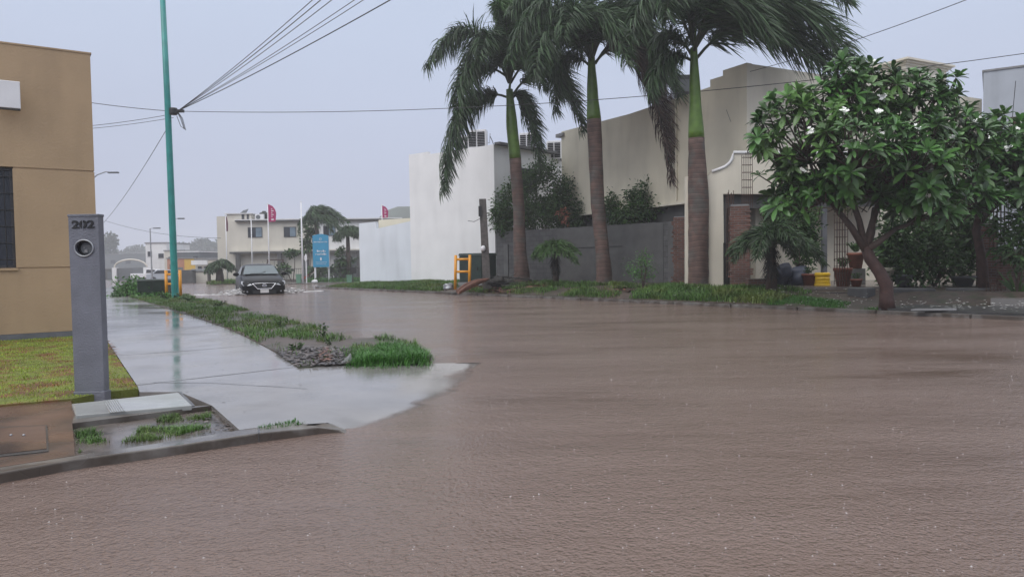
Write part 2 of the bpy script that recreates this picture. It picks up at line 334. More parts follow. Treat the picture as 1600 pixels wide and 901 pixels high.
def dup(root, loc, rz, label, group=None):
    r = root.copy(); COL.objects.link(r); r.location = loc; r.rotation_euler = (0, 0, rz); r['label'] = label
    if group: r['group'] = group
    for ch in kids(root):
        c = ch.copy(); COL.objects.link(c); c.parent = r
        for g in kids(ch):
            d = g.copy(); COL.objects.link(d); d.parent = c
    return r
def textmesh(s, size, off=0.0, ext=0.002):
    cu = bpy.data.curves.new('t', 'FONT'); cu.body = s; cu.size = size; cu.offset = off; cu.extrude = ext; cu.align_x = 'CENTER'; cu.align_y = 'CENTER'
    o = bpy.data.objects.new('t', cu); COL.objects.link(o); dg = bpy.context.evaluated_depsgraph_get(); dg.update()
    me = bpy.data.meshes.new_from_object(o.evaluated_get(dg)); bpy.data.objects.remove(o)
    vs = [tuple(v.co) for v in me.vertices]; fs = [tuple(p.vertices) for p in me.polygons]; return vs, fs
def inside(x, y, P):
    c = False; j = len(P) - 1
    for i in range(len(P)):
        if (P[i][1] > y) != (P[j][1] > y) and x < (P[j][0] - P[i][0]) * (y - P[i][1]) / (P[j][1] - P[i][1]) + P[i][0]: c = not c
        j = i
    return c
def GP(pts, z): return [G(a, b, z) for a, b in pts]

# ------------------------------------------------------------------ terrain
def gz(y): return -0.0085 * max(0, min(y, 125) - 42)
ys = [-15, -5, 0, 5, 10, 20, 30, 42, 50, 60, 80, 100, 125, 200, 395, 590]; xs = [-400, -240, -120, -60, -30, -10, 0, 10, 30, 60, 120, 240, 400]
mb = MB(); mb.add([(x, y, gz(y) - 0.16 + (0.28 if y > 126 else 0)) for y in ys for x in xs], [(j * len(xs) + i, j * len(xs) + i + 1, (j + 1) * len(xs) + i + 1, (j + 1) * len(xs) + i) for j in range(len(ys) - 1) for i in range(len(xs) - 1)])
struct(mb.build('ground', 'soil', fix=False))

# right verge: (s,t) coordinates along the far kerb
K0 = Vector((4.8, 22.0)); U = Vector((-0.62, 0.785)).normalized(); NN = Vector((0.785, 0.62)).normalized()
def ST(s, t): p = K0 + U * s + NN * t; return (p.x, p.y)
def toST(x, y): d = Vector((x, y)) - K0; return d.dot(U), d.dot(NN)
def hz(s, t):
    k = [(0, .10), (1, .28), (2.5, .40), (5, .47), (60, .5)]
    for (a, b), (c, d) in zip(k, k[1:]):
        if t <= c: h = b + (d - b) * (max(t, 0) - a) / (c - a); break
    else: h = .5
    f = 1 - 0.35 * min(1, max(0, (s - 16) / 8)); h = .1 + (h - .1) * f
    # the driveway on the near right is lower
    if s < -2.5: h = .1 + (h - .1) * max(0.25, 1 - (-2.5 - s) * 0.25) if t < 3.2 else h
    return h

# left kerb, slabs (pixel outlines read off the photograph at their true height)
SW = 0.10
walk_right = [(465, 573), (430, 549), (400, 533), (360, 514), (300, 493), (240, 475), (205, 465), (183, 457), (172, 447)]
walk = GP([(218, 612), (215, 603), (190, 566), (167, 531), (157, 520)], SW)
far_l = [Vector((-16.5, 27, SW)), Vector((-24, 42, SW)), Vector((-27, 50, SW))]
walk_poly = walk + far_l + [Vector((-24.5, 51, SW))] + GP(list(reversed(walk_right)), SW) + GP([(480, 662), (455, 661), (374, 671), (331, 633), (281, 612)], SW)
mb = MB(); mb.prism(walk_poly, -0.2, SW); struct(mb.build('sidewalk', 'wet_concrete', fix=False))
# apron that slopes under the flood water
A = GP([(465, 573), (470, 602), (474, 630), (480, 662)], SW); B = [G(600, 569, .075), G(585, 598, .08), G(560, 628, .08), G(512, 660, .085)]
C = [G(745, 566, .022), G(715, 612, .018), G(650, 652, .01), G(560, 680, -.01)]; D = [G(860, 570, -.09), G(820, 640, -.1), G(740, 720, -.12), G(600, 730, -.13)]
rows = [A, B, C, D]
def sub(rows, n=6):
    out = []
    for a, b in zip(rows, rows[1:]):
        for k in range(n):
            t = k / n; t2 = t; out.append([p.lerp(q, t2) for p, q in zip(a, b)])
    out.append(rows[-1]); return out
rr = sub(rows); mb = MB(); mb.add([p + Vector((0, 0, 0.0)) for r in rr for p in r], [(j * 4 + i, j * 4 + i + 1, (j + 1) * 4 + i + 1, (j + 1) * 4 + i) for j in range(len(rr) - 1) for i in range(3)])
apron = struct(mb.build('pavement_apron', 'wet_concrete', smooth=True, fix=False))
apr = BVHTree.FromPolygons([Vector(v) for v in mb.v], mb.f)
# joints and cracks in the pavement: thin dark grooves
mb = MB()
def groove(pts, wd=0.006, z=SW):
    P = [G(a, b, z + 0.002) for a, b in pts]
    Q = []
    for a, b in zip(P, P[1:]):
        n = max(2, int((b - a).length / 0.25))
        for k in range(n): Q.append(a.lerp(b, k / n) + Vector((ru(-.006, .006), ru(-.006, .006), 0)))
    Q.append(P[-1])
    for a, b in zip(Q, Q[1:]):
        d = (b - a).normalized(); s = Vector((-d.y, d.x, 0)) * wd * 1.5 * ru(0.6, 1.4)
        mb.add([a - s, b - s, b + s, a + s], [(0, 1, 2, 3)])
groove([(215, 601), (330, 588), (462, 573)], .008); groove([(186, 555), (300, 547), (408, 538)], .007); groove([(168, 521), (260, 517), (340, 507)], .008)
groove([(165, 499), (230, 498), (296, 493)], .009); groove([(165, 483), (250, 480)], .009)
groove([(240, 597), (330, 598), (440, 604), (480, 607)], .005); groove([(281, 612), (302, 634)], .012)
struct(mb.build('pavement_joints', 'wetdark', fix=False))
# corner kerb
kf = [(-300, 800), (-60, 748), (0, 738), (118, 717), (186, 708), (300, 692), (400, 677), (455, 670), (500, 664), (530, 662), (545, 664)]
kbk = [(540, 658), (520, 656), (500, 657), (455, 660), (374, 671), (250, 691), (117, 711), (0, 729), (-60, 738), (-300, 785)]
poly = [G(a, b, .105) for a, b in kf + kbk]
zt = [.105] * 7 + [.10, .09, .06, .02] + [.04, .075, .095] + [.105] * 7
mb = MB(); mb.prism(poly, -0.2, zt); struct(mb.build('kerb', 'wet_kerb', bevel=0.012))
mb = MB(); kj = G(405, 676, .105); kj2 = G(404, 667, .105); mb.prism([(kj.x - .004, kj.y - .012), (kj.x + .004, kj.y - .012), (kj2.x + .004, kj2.y), (kj2.x - .004, kj2.y)], -.02, .109)
struct(mb.build('kerb_joint', 'wetdark'))
# brown pad with inspection cover
mb = MB(); mb.prism(GP([(-300, 640), (-60, 636), (110, 622), (112, 630), (118, 650), (113, 661), (117, 711), (0, 729), (-60, 738), (-300, 785)], .096), -.2, .096)
struct(mb.build('driveway', 'wet_brown'))
mb = MB(); mb.prism(GP([(115, 650), (302, 634), (331, 633), (113, 661)], .098), -.2, .098); struct(mb.build('pavement_edge', 'wet_kerb'))
hc = thing('inspection_cover', 'flat concrete inspection cover set in the brown wet pad', 'cover', G(20, 690, .098))
def loc(o, pts): return [(p - o.location) for p in pts]
mb = MB(); mb.prism(loc(hc, GP([(-95, 671), (74, 664), (76, 705), (-95, 724)], .098)), -.001, .004); mb.build('frame', 'wetdark', hc)
mb = MB(); mb.prism(loc(hc, GP([(-93, 673), (71, 666), (73, 702), (-93, 721)], .098)), -.001, .009); mb.build('lid', 'wet_brown', hc)
for px, py in ((17, 680), (37, 680)):
    mb = MB(); mb.lathe(G(px, py, .108) - hc.location, [(.012, 0), (.01, .008), (.004, .012)], 8); mb.build('lifting_bolt', 'galv', hc, smooth=True)
rp = thing('ramp_slab', 'pale ribbed concrete step slab in front of the meter post', 'slab', G(200, 630, .1))
mb = MB(); mb.prism(loc(rp, GP([(112, 631), (279, 613), (300, 633), (118, 649)], .125)), -.02, .028); mb.build('slab', 'wet_light', rp, bevel=.008)
mb = MB()
for k in range(7):
    f = .30 + .02 * k; a = G(112 + 167 * f, 631 - 18 * f, .128); b = G(118 + 182 * f, 649 - 16 * f, .128)
    mb.tube([a - rp.location, b - rp.location], .006, 6)
mb.build('ribs', 'wet_light', rp)
# planter bed
mb = MB(); PB = GP([(113, 661), (331, 633), (374, 671), (117, 711)], .1)
mb.prism(PB, -.2, .055); struct(mb.build('mud_bed', 'puddle'))
mb = MB()
def litter(mb, P, n, size, z, up=.5):
    x0 = min(p[0] for p in P); x1 = max(p[0] for p in P); y0 = min(p[1] for p in P); y1 = max(p[1] for p in P); k = 0
    while k < n:
        x, y = ru(x0, x1), ru(y0, y1)
        if not inside(x, y, P): continue
        k += 1; s = size * ru(.5, 1.5); a = ru(0, 6.3); zz = z(x, y) if callable(z) else z
        d = Vector((math.cos(a), math.sin(a), ru(-.2, .3) * up)) * s; e_ = Vector((-math.sin(a), math.cos(a), ru(-.3, .3) * up)) * s * ru(.25, .5)
        c = Vector((x, y, zz + ru(.004, .02) + abs(d.z) * .5))
        mb.add([c - d, c + e_, c + d * .9, c - e_], [(0, 1, 2), (0, 2, 3)], rnd())
litter(mb, GP([(290, 650), (335, 640), (372, 671), (290, 680)], .06), 90, .03, .055)
mb.build('fallen_debris', 'litter_dark', fix=False); tag(COL.objects[-1], 'wet dark twigs and scraps in the muddy planter', 'debris', kind='stuff')

# ------------------------------------------------------------------ grass helper
def grass(name, label, P, n, h, z, m, wid=.006, lean=.5, clump=0.0, cs=1.5, thr=-1, dens=None):
    mb = MB(); x0 = min(p[0] for p in P); x1 = max(p[0] for p in P); y0 = min(p[1] for p in P); y1 = max(p[1] for p in P); k = 0; tries = 0
    while k < n and tries < n * 40:
        tries += 1; x, y = ru(x0, x1), ru(y0, y1)
        if not inside(x, y, P): continue
        nv = noise.noise(Vector((x * cs, y * cs, 3.3)))
        if nv < thr + ru(-.15, .15): continue
        if dens and rnd() > dens(x, y): continue
        k += 1; hh = h * ru(.45, 1.1) * (1 + clump * nv); zz = z(x, y) if callable(z) else z
        a = ru(0, 6.3); d = Vector((math.cos(a), math.sin(a), 0)); q = Vector((-d.y, d.x, 0)) * wid * ru(.7, 1.3); ln = hh * lean * ru(.2, 1.3)
        b = Vector((x, y, zz - .005)); m1 = b + d * ln * .3 + Vector((0, 0, hh * .6)); t = b + d * ln + Vector((0, 0, hh * ru(.8, 1)))
        mb.add([b - q, b + q, m1 + q * .75, m1 - q * .75, t], [(0, 1, 2, 3), (3, 2, 4)], rnd())
    return tag(mb.build(name, m, fix=False), label, 'grass', kind='stuff')
# lawn by the tan building
LP = GP([(-300, 660), (-60, 637), (60, 626), (112, 622), (168, 611), (216, 606), (190, 568), (167, 532), (150, 512), (60, 505), (-300, 540)], .12)
mb = MB(); mb.prism(LP, -.2, .115); struct(mb.build('lawn_soil', 'lawn_base'))
grass('lawn_grass', 'yellow green lawn with brown patches by the tan building', LP, 52000, .034, .112, 'lawn_grass', .0035, .9, .5, 3)
grass('planter_grass', 'green grass growing in the flooded corner planter', GP([(118, 663), (150, 659), (150, 675), (190, 690), (240, 688), (330, 668), (330, 640), (300, 640), (250, 655), (200, 680), (120, 708)], .06), 2400, .05, .054, 'grass', .003, 1.1, .8, 4, 0.0)
grass('kerb_grass', 'small tuft of grass growing along the kerb back', GP([(415, 664), (462, 656), (468, 660), (480, 661), (425, 669), (400, 669)], .1), 200, .035, .1, 'tall_grass', .003)
# left verge
VI = [(467, 574), (430, 549), (400, 533), (360, 514), (300, 493), (240, 475), (205, 465), (183, 457)]
VO = [(182, 449), (215, 451), (272, 458), (335, 473), (430, 499), (500, 518), (540, 534), (600, 532), (650, 541), (674, 560), (664, 566), (560, 571)]
VP = GP(VI, .11) + [Vector((-26, 49, .1)), Vector((-24, 50, .1))] + GP(VO, .05)
mb = MB(); mb.prism(VP, -.2, .112); struct(mb.build('verge_soil', 'soil'))
def vd(x, y):
    q = proj((x, y, .11)); return 0.12 if (q[1] > 536 and q[0] < 548) else 1
grass('verge_grass', 'long strip of wet green grass beside the left sidewalk', VP, 24000, .11, .11, 'grass', .006, 1.1, .9, 1.9, -.12, vd)
grass('ragged_grass', 'loose bright grass blades around the corner clump', GP([(535, 574), (600, 572), (672, 568), (680, 558), (655, 538), (600, 537), (540, 545)], .11), 1900, .11, .07, 'tall_grass', .005, 1.1, .5, 3)
grass('grass_clump', 'bright green tall grass clump at the corner of the verge', GP([(548, 570), (664, 564), (668, 556), (645, 546), (600, 545), (556, 556)], .11), 5000, .155, .09, 'tall_grass', .0055, 1.1, .8, 4)
mb = MB(); litter(mb, GP([(425, 545), (470, 542), (555, 545), (560, 568), (467, 573), (440, 558)], .11), 1500, .05, .112, .8); tag(mb.build('leaf_litter', 'litter_dark', fix=False), 'grey brown leaf litter on the verge tip', 'litter', kind='stuff')
mb = MB(); litter(mb, GP([(495, 548), (515, 545), (520, 568), (498, 568)], .11), 60, .05, .125, .8); litter(mb, GP([(300, 488), (420, 530), (400, 533), (300, 493)], .11), 60, .05, .12)
litter(mb, GP([(166, 534), (180, 545), (188, 560), (174, 556)], .12), 50, .05, .14)
tag(mb.build('dead_leaves', 'leaf_litter', fix=False), 'reddish brown dead leaves along the sidewalk edges', 'litter', kind='stuff')
mb = MB(); litter(mb, walk_poly[:4] + GP([(300, 500), (440, 570), (600, 590), (400, 650)], .1), 90, .018, .1, .3)
tag(mb.build('scattered_twigs', 'litter_dark', fix=False), 'tiny dark twigs scattered on the wet sidewalk', 'twig', kind='stuff')
mb = MB(); p = G(531, 568, .11); mb.add([p, p + Vector((.14, .05, .0)), p + Vector((.13, .08, .13)), p + Vector((.10, .03, .03)), p + Vector((0, .03, .02))], [(0, 1, 2), (0, 2, 3), (0, 3, 4), (0, 4, 1)])
tag(mb.build('concrete_shard', 'concrete_grey'), 'broken grey concrete shard standing at the verge tip', 'rubble')

# ------------------------------------------------------------------ water
WZ = 0.035
def frange(a, b, s):
    o = []
    while a < b: o.append(a); a += s
    return o
wx = frange(-100, -12, 8) + frange(-12, -5, 1) + frange(-5, 2.5, .07) + frange(2.5, 12, 1) + frange(12, 100, 8); wy = frange(-6, 4, .5) + frange(4, 13, .07) + frange(13, 42, 1.5) + frange(42, 130, 6)
vs = []; dep = []
for y in wy:
    for x in wx:
        z = gz(y) + WZ; vs.append((x, y, z)); d = 1.0
        if -5 < x < 2.6 and 4 < y < 13:
            h = apr.ray_cast(Vector((x, y, 1)), Vector((0, 0, -1)))
            if h[0] is not None:
                d = max(0, z - h[0].z + .018 * noise.noise(Vector((x * 1.7, y * 1.7, 0))) + .008 * noise.noise(Vector((x * 8, y * 8, 0))))
                d = min(1.0, max(0.0, d))
        dep.append(d)
nx = len(wx); me = bpy.data.meshes.new('flood_water'); me.from_pydata(vs, [], [(j * nx + i, j * nx + i + 1, (j + 1) * nx + i + 1, (j + 1) * nx + i) for j in range(len(wy) - 1) for i in range(nx - 1)])
a = me.attributes.new('depth', 'FLOAT', 'POINT'); a.data.foreach_set('value', dep); me.materials.append(MATS['flood_water'])
wo = struct(bpy.data.objects.new('water', me)); COL.objects.link(wo)
# little rain splashes on the flood
mb = MB()
for _ in range(6500):
    Y = 3.0 + 34 * rnd() ** 1.6; X = ru(-.75, .75) * Y
    s_, t_ = toST(X, Y)
    if t_ > -.3: continue
    if X < -0.2 * Y and Y > 4: 
        q = proj((X, Y, 0))
        if q[0] < 700 and q[1] < 700: continue
    r_ = ru(.001, .0042) * (.4 + rnd() ** 2 * 1.3) * (1 + Y * .05); hgt = r_ * ru(.3, 1.1)
    mb.add([(X + r_, Y, WZ), (X - r_ * .5, Y + r_ * .8, WZ), (X - r_ * .5, Y - r_ * .8, WZ), (X + ru(-.4, .4) * r_, Y + ru(-.4, .4) * r_, WZ + hgt)], [(0, 1, 3), (1, 2, 3), (2, 0, 3)])
tag(mb.build('rain_splashes', 'drop', fix=False), 'tiny pale rain splashes all over the brown flood water', 'rain', kind='stuff')

# ------------------------------------------------------------------ right verge ground and kerb
ss = frange(-24, 26, 1.0); ts = [.14, .5, 1, 1.7, 2.5, 3.3, 4, 5, 7, 10, 16, 30]
mb = MB(); V_ = []
for s in ss:
    for t in ts:
        x, y = ST(s - (0.2 * t if s > 20 else 0), t); V_.append((x, y, hz(s, t) + .03 * noise.noise(Vector((x * .8, y * .8, 0))) * min(1, t)))
mb.add(V_, [(j * len(ts) + i, j * len(ts) + i + 1, (j + 1) * len(ts) + i + 1, (j + 1) * len(ts) + i) for j in range(len(ss) - 1) for i in range(len(ts) - 1)])
struct(mb.build('verge_ground', 'soil', smooth=True))
mb = MB()
for k in range(-12, 13):
    if k in (-9, -8, -7): continue
    a, b = k * 2 + .02, k * 2 + 1.98; off = .012 * math.sin(k * 2.1)
    P = [ST(a, 0 + off), ST(b, 0 + off), ST(b, .14), ST(a, .14)]; mb.prism(P, -.2, .115)
struct(mb.build('far_kerb', 'wet_kerb', bevel=.01))
def zst(x, y): s, t = toST(x, y); return hz(s, t)
SP = lambda pts: [ST(a, b) for a, b in pts]
grass('roadside_grass', 'low green grass on the raised verge before the white house', SP([(13, .15), (25, .15), (24, 1.8), (20.8, 3.3), (15, 4.4), (13, 3)]), 15000, .16, zst, 'grass', .013, .7, .5, .8, -.35)
grass('weedy_grass', 'patchy weeds and grass between the middle palms', SP([(2, .2), (13, .2), (13, 4), (2, 4)]), 9000, .15, zst, 'grass', .011, .8, .9, .9, .05)
grass('palm_foot_grass', 'thick bright grass at the foot of the right royal palm', SP([(-3.2, .25), (3.0, .25), (2.6, 3.0), (-1.0, 3.4), (-3, 2.5)]), 12000, .20, zst, 'grass', .011, .75, .6, .7, -.3)
grass('tree_foot_grass', 'short grass strip under the frangipani tree', SP([(-6.2, .2), (-3, .2), (-3, 1.6), (-6, 1.0)]), 3500, .10, zst, 'tall_grass', .008, .8, .6, .9, -.2)
mb = MB(); litter(mb, SP([(8.2, .3), (12.2, .3), (12.2, 3.8), (8.2, 3.4)]), 900, .16, zst, 1.3); litter(mb, SP([(2.8, .5), (4.6, .5), (4.6, 2.5), (2.8, 2.5)]), 160, .12, zst, 1)
tag(mb.build('palm_litter', 'leaf_litter', fix=False), 'reddish heap of dead leaves at the foot of the left palm', 'litter', kind='stuff')
mb = MB()
for _ in range(420):
    s, t = (ru(-8.5, .5), ru(.15, 4.0)) if rnd() < .75 else (random.gauss(-8.5, 1.5), abs(random.gauss(1.2, .5)) + .1)
    x, y = ST(s, t); z = hz(s, t) + .03 + (.10 if rnd() < .35 else 0); r_ = ru(.018, .04); a = ru(0, 6)
    if t > 3.4: continue
    for k in range(5):
        th = a + k * 1.2566; c = Vector((x, y, z)); d = Vector((math.cos(th), math.sin(th), .25)) * r_; e_ = Vector((-math.sin(th), math.cos(th), 0)) * r_ * .4
        mb.add([c, c + d * .6 + e_, c + d * 1.1, c + d * .6 - e_], [(0, 1, 2, 3)])
tag(mb.build('fallen_blossoms', 'petal', fix=False), 'fallen white frangipani blossoms scattered on the right verge', 'blossom', kind='stuff')

# ------------------------------------------------------------------ left building
C0 = W(157, 14.2, 0); WD = Vector((-.83, -.56)).normalized()   # along the wall, away from the corner
ang = math.atan2(-WD.y, -WD.x)
TB = thing('tan_building', 'tan rendered building with barred window at the left edge', 'building', (C0.x, C0.y, 0), ang)
# local: wall runs from x=0 towards -x, front face at y=0 (towards camera = -y), z up
ztop = 5.45; g1, g2 = 1.40, 3.22
wx0, wx1, wz0, wz1 = -2.9, -1.30, 1.42, 3.24
mb = MB()
for z0, z1 in ((.22, g1), (g1 + .03, g2), (g2 + .03, ztop)):
    if z0 > 1.3 and z1 < 3.3: mb.b2(-9, wx0, 0, .22, z0, z1); mb.b2(wx1, 0, 0, .22, z0, z1)
    else: mb.b2(-9, 0, 0, .22, z0, z1)
mb.b2(-.22, 0, .222, 9, .22, ztop); mb.b2(-9, -8.8, .222, 9, .22, ztop); mb.b2(-9, 0, 9.002, 9.2, .22, ztop)
mb.build('wall', 'tan', TB)
mb = MB(); mb.b2(-8.99, -.01, .015, .2, .2, wz0); mb.b2(wx1 + .01, -.01, .015, .2, wz0, 3.3); mb.b2(-8.99, wx0 - .01, .015, .2, wz0, 3.3); mb.build('wall_core', 'tan', TB)
mb = MB(); mb.b2(-9.02, .02, -.02, .24, -.2, .215); mb.b2(-.2, .02, .242, 9, -.2, .215); mb.build('plinth', 'plinth', TB)
mb = MB(); mb.b2(-9.02, .02, -.012, 9.2, ztop + .001, ztop + .03); mb.build('roof', 'tan', TB)
wn = MB().b2(wx0 - .0, wx1 + .0, .16, .18, wz0, wz1).build('window', 'glass_dark', TB)
mb = MB(); mb.b2(wx0, wx0 + .05, .1, .158, wz0, wz1); mb.b2(wx1 - .05, wx1, .1, .158, wz0, wz1); mb.b2(wx0 + .05, wx1 - .05, .1, .158, wz0, wz0 + .05); mb.b2(wx0 + .05, wx1 - .05, .1, .158, wz1 - .05, wz1); mb.b2(-1.9, -1.85, .1, .158, wz0 + .05, wz1 - .05); mb.build('frame', 'window_frame', wn)
mb = MB()
for k in range(13): mb.tube([(wx0 + .06 + k * .117, .03, wz0), (wx0 + .06 + k * .117, .03, wz1)], .009, 6)
for k in range(6): mb.tube([(wx0, .03, wz0 + .15 + k * .3), (wx1, .03, wz0 + .15 + k * .3)], .008, 6)
mb.build('window_bars', 'dark_metal', wn)
mb = MB(); mb.b2(wx0 - .05, wx1 + .03, -.03, .1, wz0 - .045, wz0 - .002); mb.build('sill', 'tan', TB)
lb = thing('wall_light', 'flat white square wall light on the tan building', 'wall light', At(13, 150, 13.35) + Vector((.03, -.03, 0)), ang)
MB().b2(-.17, .17, -.12, .0, -.24, .24).build('housing', 'white_paint', lb, bevel=.01); MB().b2(-.165, .165, -.1, -.0, -.262, -.243).build('lamp_slot', 'window_frame', lb)

# ------------------------------------------------------------------ meter post
mp_ = G(140, 618, .1); MP = thing('meter_post', 'slate grey cement post with stencilled 202 and round meter window', 'post', mp_)
hw = .150; H = 1.83; mr_ = .072; mz = 1.50
# front face with a round hole: ring of quads
mb = MB(); n = 32; ring = []; outer = []
for k in range(n):
    th = 2 * math.pi * k / n; c_, s_ = math.cos(th), math.sin(th); q = 1 / max(abs(c_), abs(s_)); ring.append((mr_ * c_ * 1.28, 0, mz + mr_ * s_ * 1.12)); outer.append((hw * c_ * q, 0, mz + .13 * s_ * q))
mb.add(ring + outer, [(k, (k + 1) % n, n + (k + 1) % n, n + k) for k in range(n)])
mb.add([(p[0], .05, p[2]) for p in ring] + ring, [(k, (k + 1) % n, n + (k + 1) % n, n + k) for k in range(n)])
mb.add([(-hw, 0, mz + .13), (hw, 0, mz + .13), (hw, 0, H), (-hw, 0, H)], [(0, 1, 2, 3)]); mb.add([(-hw, 0, -.1), (hw, 0, -.1), (hw, 0, mz - .13), (-hw, 0, mz - .13)], [(0, 1, 2, 3)])
mb.add([(-hw, 0, -.1), (hw, 0, -.1), (hw, .10, -.1), (-hw, .10, -.1), (-hw, 0, H), (hw, 0, H), (hw, .10, H), (-hw, .10, H)], [(1, 2, 6, 5), (2, 3, 7, 6), (3, 0, 4, 7), (4, 5, 6, 7)])
mb.build('post_body', 'post_cement', MP)
mb = MB(); mb.b2(-hw - .006, hw + .006, -.006, .106, H - .012, H + .012); mb.build('cap', 'post_cement', MP, bevel=.004)
mb = MB(); mb.b2(-hw - .01, hw + .01, -.012, .11, -.1, .045); mb.build('foot', 'post_cement', MP, bevel=.006)
mt = MB(); mt.b2(-mr_ * 1.3, mr_ * 1.3, .045, .06, mz - mr_ * 1.15, mz + mr_ * 1.15); mtr = mt.build('meter', 'black', MP)
mb = MB()
for k in range(n):
    pass
pts = [(mr_ * 1.30 * math.cos(2 * math.pi * k / 32), -.004, mz + mr_ * 1.14 * math.sin(2 * math.pi * k / 32)) for k in range(33)]
mb.tube(pts, .009, 6, cap=False); mb.build('rim', 'galv', mtr, smooth=True)
mb = MB(); mb.b2(-.035, .035, .038, .042, mz + .016, mz + .024); mb.b2(-.03, -.012, .036, .042, mz - .002, mz + .010); mb.b2(.012, .034, .038, .042, mz - .004, mz + .001); mb.b2(-.016, .016, .03, .042, mz - .045, mz - .012)
mb.build('dial_plate', 'concrete_grey', mtr)
mb = MB(); mb.lathe((0, 0, 0), [(.058, 0), (.058, .004)], 20); q_ = mb.build('dial', 'far_grey', mtr); q_.rotation_euler = (R(90), 0, 0); q_.location = (0, .0445, mz)
vs, fs = textmesh('202', .106, .0032, .003)
mb = MB(); mb.add([(v[0] * 1.45, -.0045 - v[2], v[1] + 1.735) for v in vs], fs); mb.build('house_number', 'black', MP, fix=False)
mb = MB()
for x in (.0,): MB().b2(x - .003, x + .003, -.0125, -.009, 1.69, 1.78).build('stencil_bridge', 'post_cement', MP)

# ------------------------------------------------------------------ teal street pole
pb = G(274, 466, .1)
TP = thing('utility_pole', 'tall teal steel pole with cable bundle by the verge', 'pole', pb)
PA = At(271, 174, pb.y) - pb
mb = MB(); mb.tube([(0, 0, -.1), (0, 0, .0), (-.03, 0, 4), (-.06, 0, 8), (-.14, 0, 13.5)], [.15, .14, .13, .12, .10], 14); mb.build('shaft', 'teal', TP, smooth=True)
mb = MB(); mb.tube([(-.2, 0, 12.55), (.5, 0, 12.7), (.62, 0, 12.45)], .035, 6); mb.b2(-.05, .75, -.1, .1, 12.3, 12.5); mb.build('top_bracket', 'dark_metal', TP)
mb = MB(); mb.lathe((PA.x, 0, PA.z - .14), [(.14, 0), (.16, .05), (.16, .22), (.14, .27)], 14); mb.b2(PA.x - .02, PA.x + .42, -.06, .06, PA.z - .05, PA.z + .06); mb.build('clamp', 'black', TP)
mb = MB()
for k in range(3):
    o_ = .04 * k; mb.tube([(PA.x + .15, -.05 + o_, PA.z), (PA.x + .3 + o_, -.05, PA.z - .3), (PA.x + .42 + o_, -.05, PA.z - .7 - o_), (PA.x + .3, -.05, PA.z - .62), (PA.x + .15, -.05, PA.z - .2)], .012, 5)
mb.build('cable_loop', 'dark_metal', TP)
S = pb + PA
def wire(a, b, sag, label, grp, r=.012, mm='dark_metal'):
    a, b = Vector(a), Vector(b); P = []
    for k in range(25):
        t = k / 24; p = a.lerp(b, t); p.z -= sag * 4 * t * (1 - t); P.append(p - a)
    o = MB().tube(P, r, 5).build('overhead_cable', mm, smooth=True); tag(o, label, 'cable', grp, loc=a); return o
lab = ['topmost thin cable of the bundle rising right from the teal pole', 'second cable down in the bundle rising right from the teal pole', 'third cable down in the bundle rising right from the teal pole', 'fourth cable down in the bundle rising right from the teal pole', 'fifth cable down in the bundle rising right from the teal pole', 'lowest and thickest cable of the bundle rising right from the teal pole']
for (tx, lb_, rr_) in zip((472, 484, 500, 533, 546, 585), lab, (.011, .013, .011, .010, .010, .016)):
    ex = 275 + (tx - 275) * 2.6; ey = 173 - 173 * 2.6
    wire(S + Vector((.15, 0, 0)), At(ex, ey, 12.5), .22, lb_, 'cables fanning out from the teal pole', rr_)
wire(S + Vector((.15, 0, 0)), At(1750, 62, 23), .72, 'long sagging cable running right behind the palms', 'cables', .013)
wire(At(1172, 112, 24.5), At(1640, -52, 16), .15, 'single cable crossing the sky at the upper right', 'cables', .010)
wire(S, At(40, 143, 30), .1, 'upper cable from the teal pole to the tan building', 'cables left of the teal pole', .014)
wire(S - Vector((0, 0, .1)), At(40, 203, 30), .12, 'middle cable from the teal pole to the tan building', 'cables left of the teal pole', .011)
wire(S - Vector((0, 0, .25)), At(40, 206, 30), .12, 'lowest cable from the teal pole to the tan building', 'cables left of the teal pole', .010)
wire(S - Vector((.1, 0, .4)), At(160, 350, 62), .3, 'thin cable dropping away down left from the teal pole', 'cables left of the teal pole', .014)
wire(At(165, 345, 95), At(345, 372, 72), .5, 'faint far cable beyond the teal pole above the distant houses', 'cables', .02)

# yellow barriers and transformer boxes
def barrier(label, locn, rz, h, wdt, lean=0):
    t = thing('pipe_barrier', label, 'barrier', locn, rz, 'yellow pipe barriers')
    for x in (-wdt / 2, wdt / 2): MB().tube([(x + lean, 0, -.1), (x, 0, h)], .062, 10).build('post', 'yellow', t, smooth=True)
    for z in (.42 * h + .08, h - .18): MB().tube([(-wdt / 2 + .05, 0, z), (wdt / 2 - .05, 0, z)], .05, 8).build('rail', 'yellow', t, smooth=True)
    return t
def gbox(label, locn, rz, sx, sy, h, lid=.06):
    t = thing('transformer_box', label, 'utility box', locn, rz)
    mb = MB(); mb.b2(-sx / 2 - .05, sx / 2 + .05, -sy / 2 - .05, sy / 2 + .05, -.15, .12); mb.build('base', 'concrete_grey', t)
    mb = MB(); mb.box((0, 0, .12 + (h - lid) / 2), (sx, sy, h - lid)); mb.build('cabinet', 'box_green', t, bevel=.02)
    mb = MB(); mb.box((0, 0, .12 + h - lid / 2), (sx + .06, sy + .06, lid), taper=.94); mb.build('lid', 'box_green', t)
    mb = MB(); MB().b2(-.012, .012, -sy / 2 - .012, -sy / 2 - .002, .2, h - .02).build('door_seam', 'black', t); mb.b2(sx * .3, sx * .3 + .05, -sy / 2 - .03, -sy / 2 - .002, h * .5, h * .5 + .14); mb.build('door_handle', 'dark_metal', t)
barrier('yellow pipe barrier behind the teal pole', W(271.5, 31.2, .1), R(8), 1.15, .56)
gbox('dark green utility box in the grass left of the teal pole', W(242, 31.5, .08), R(12), 1.15, .8, .68)
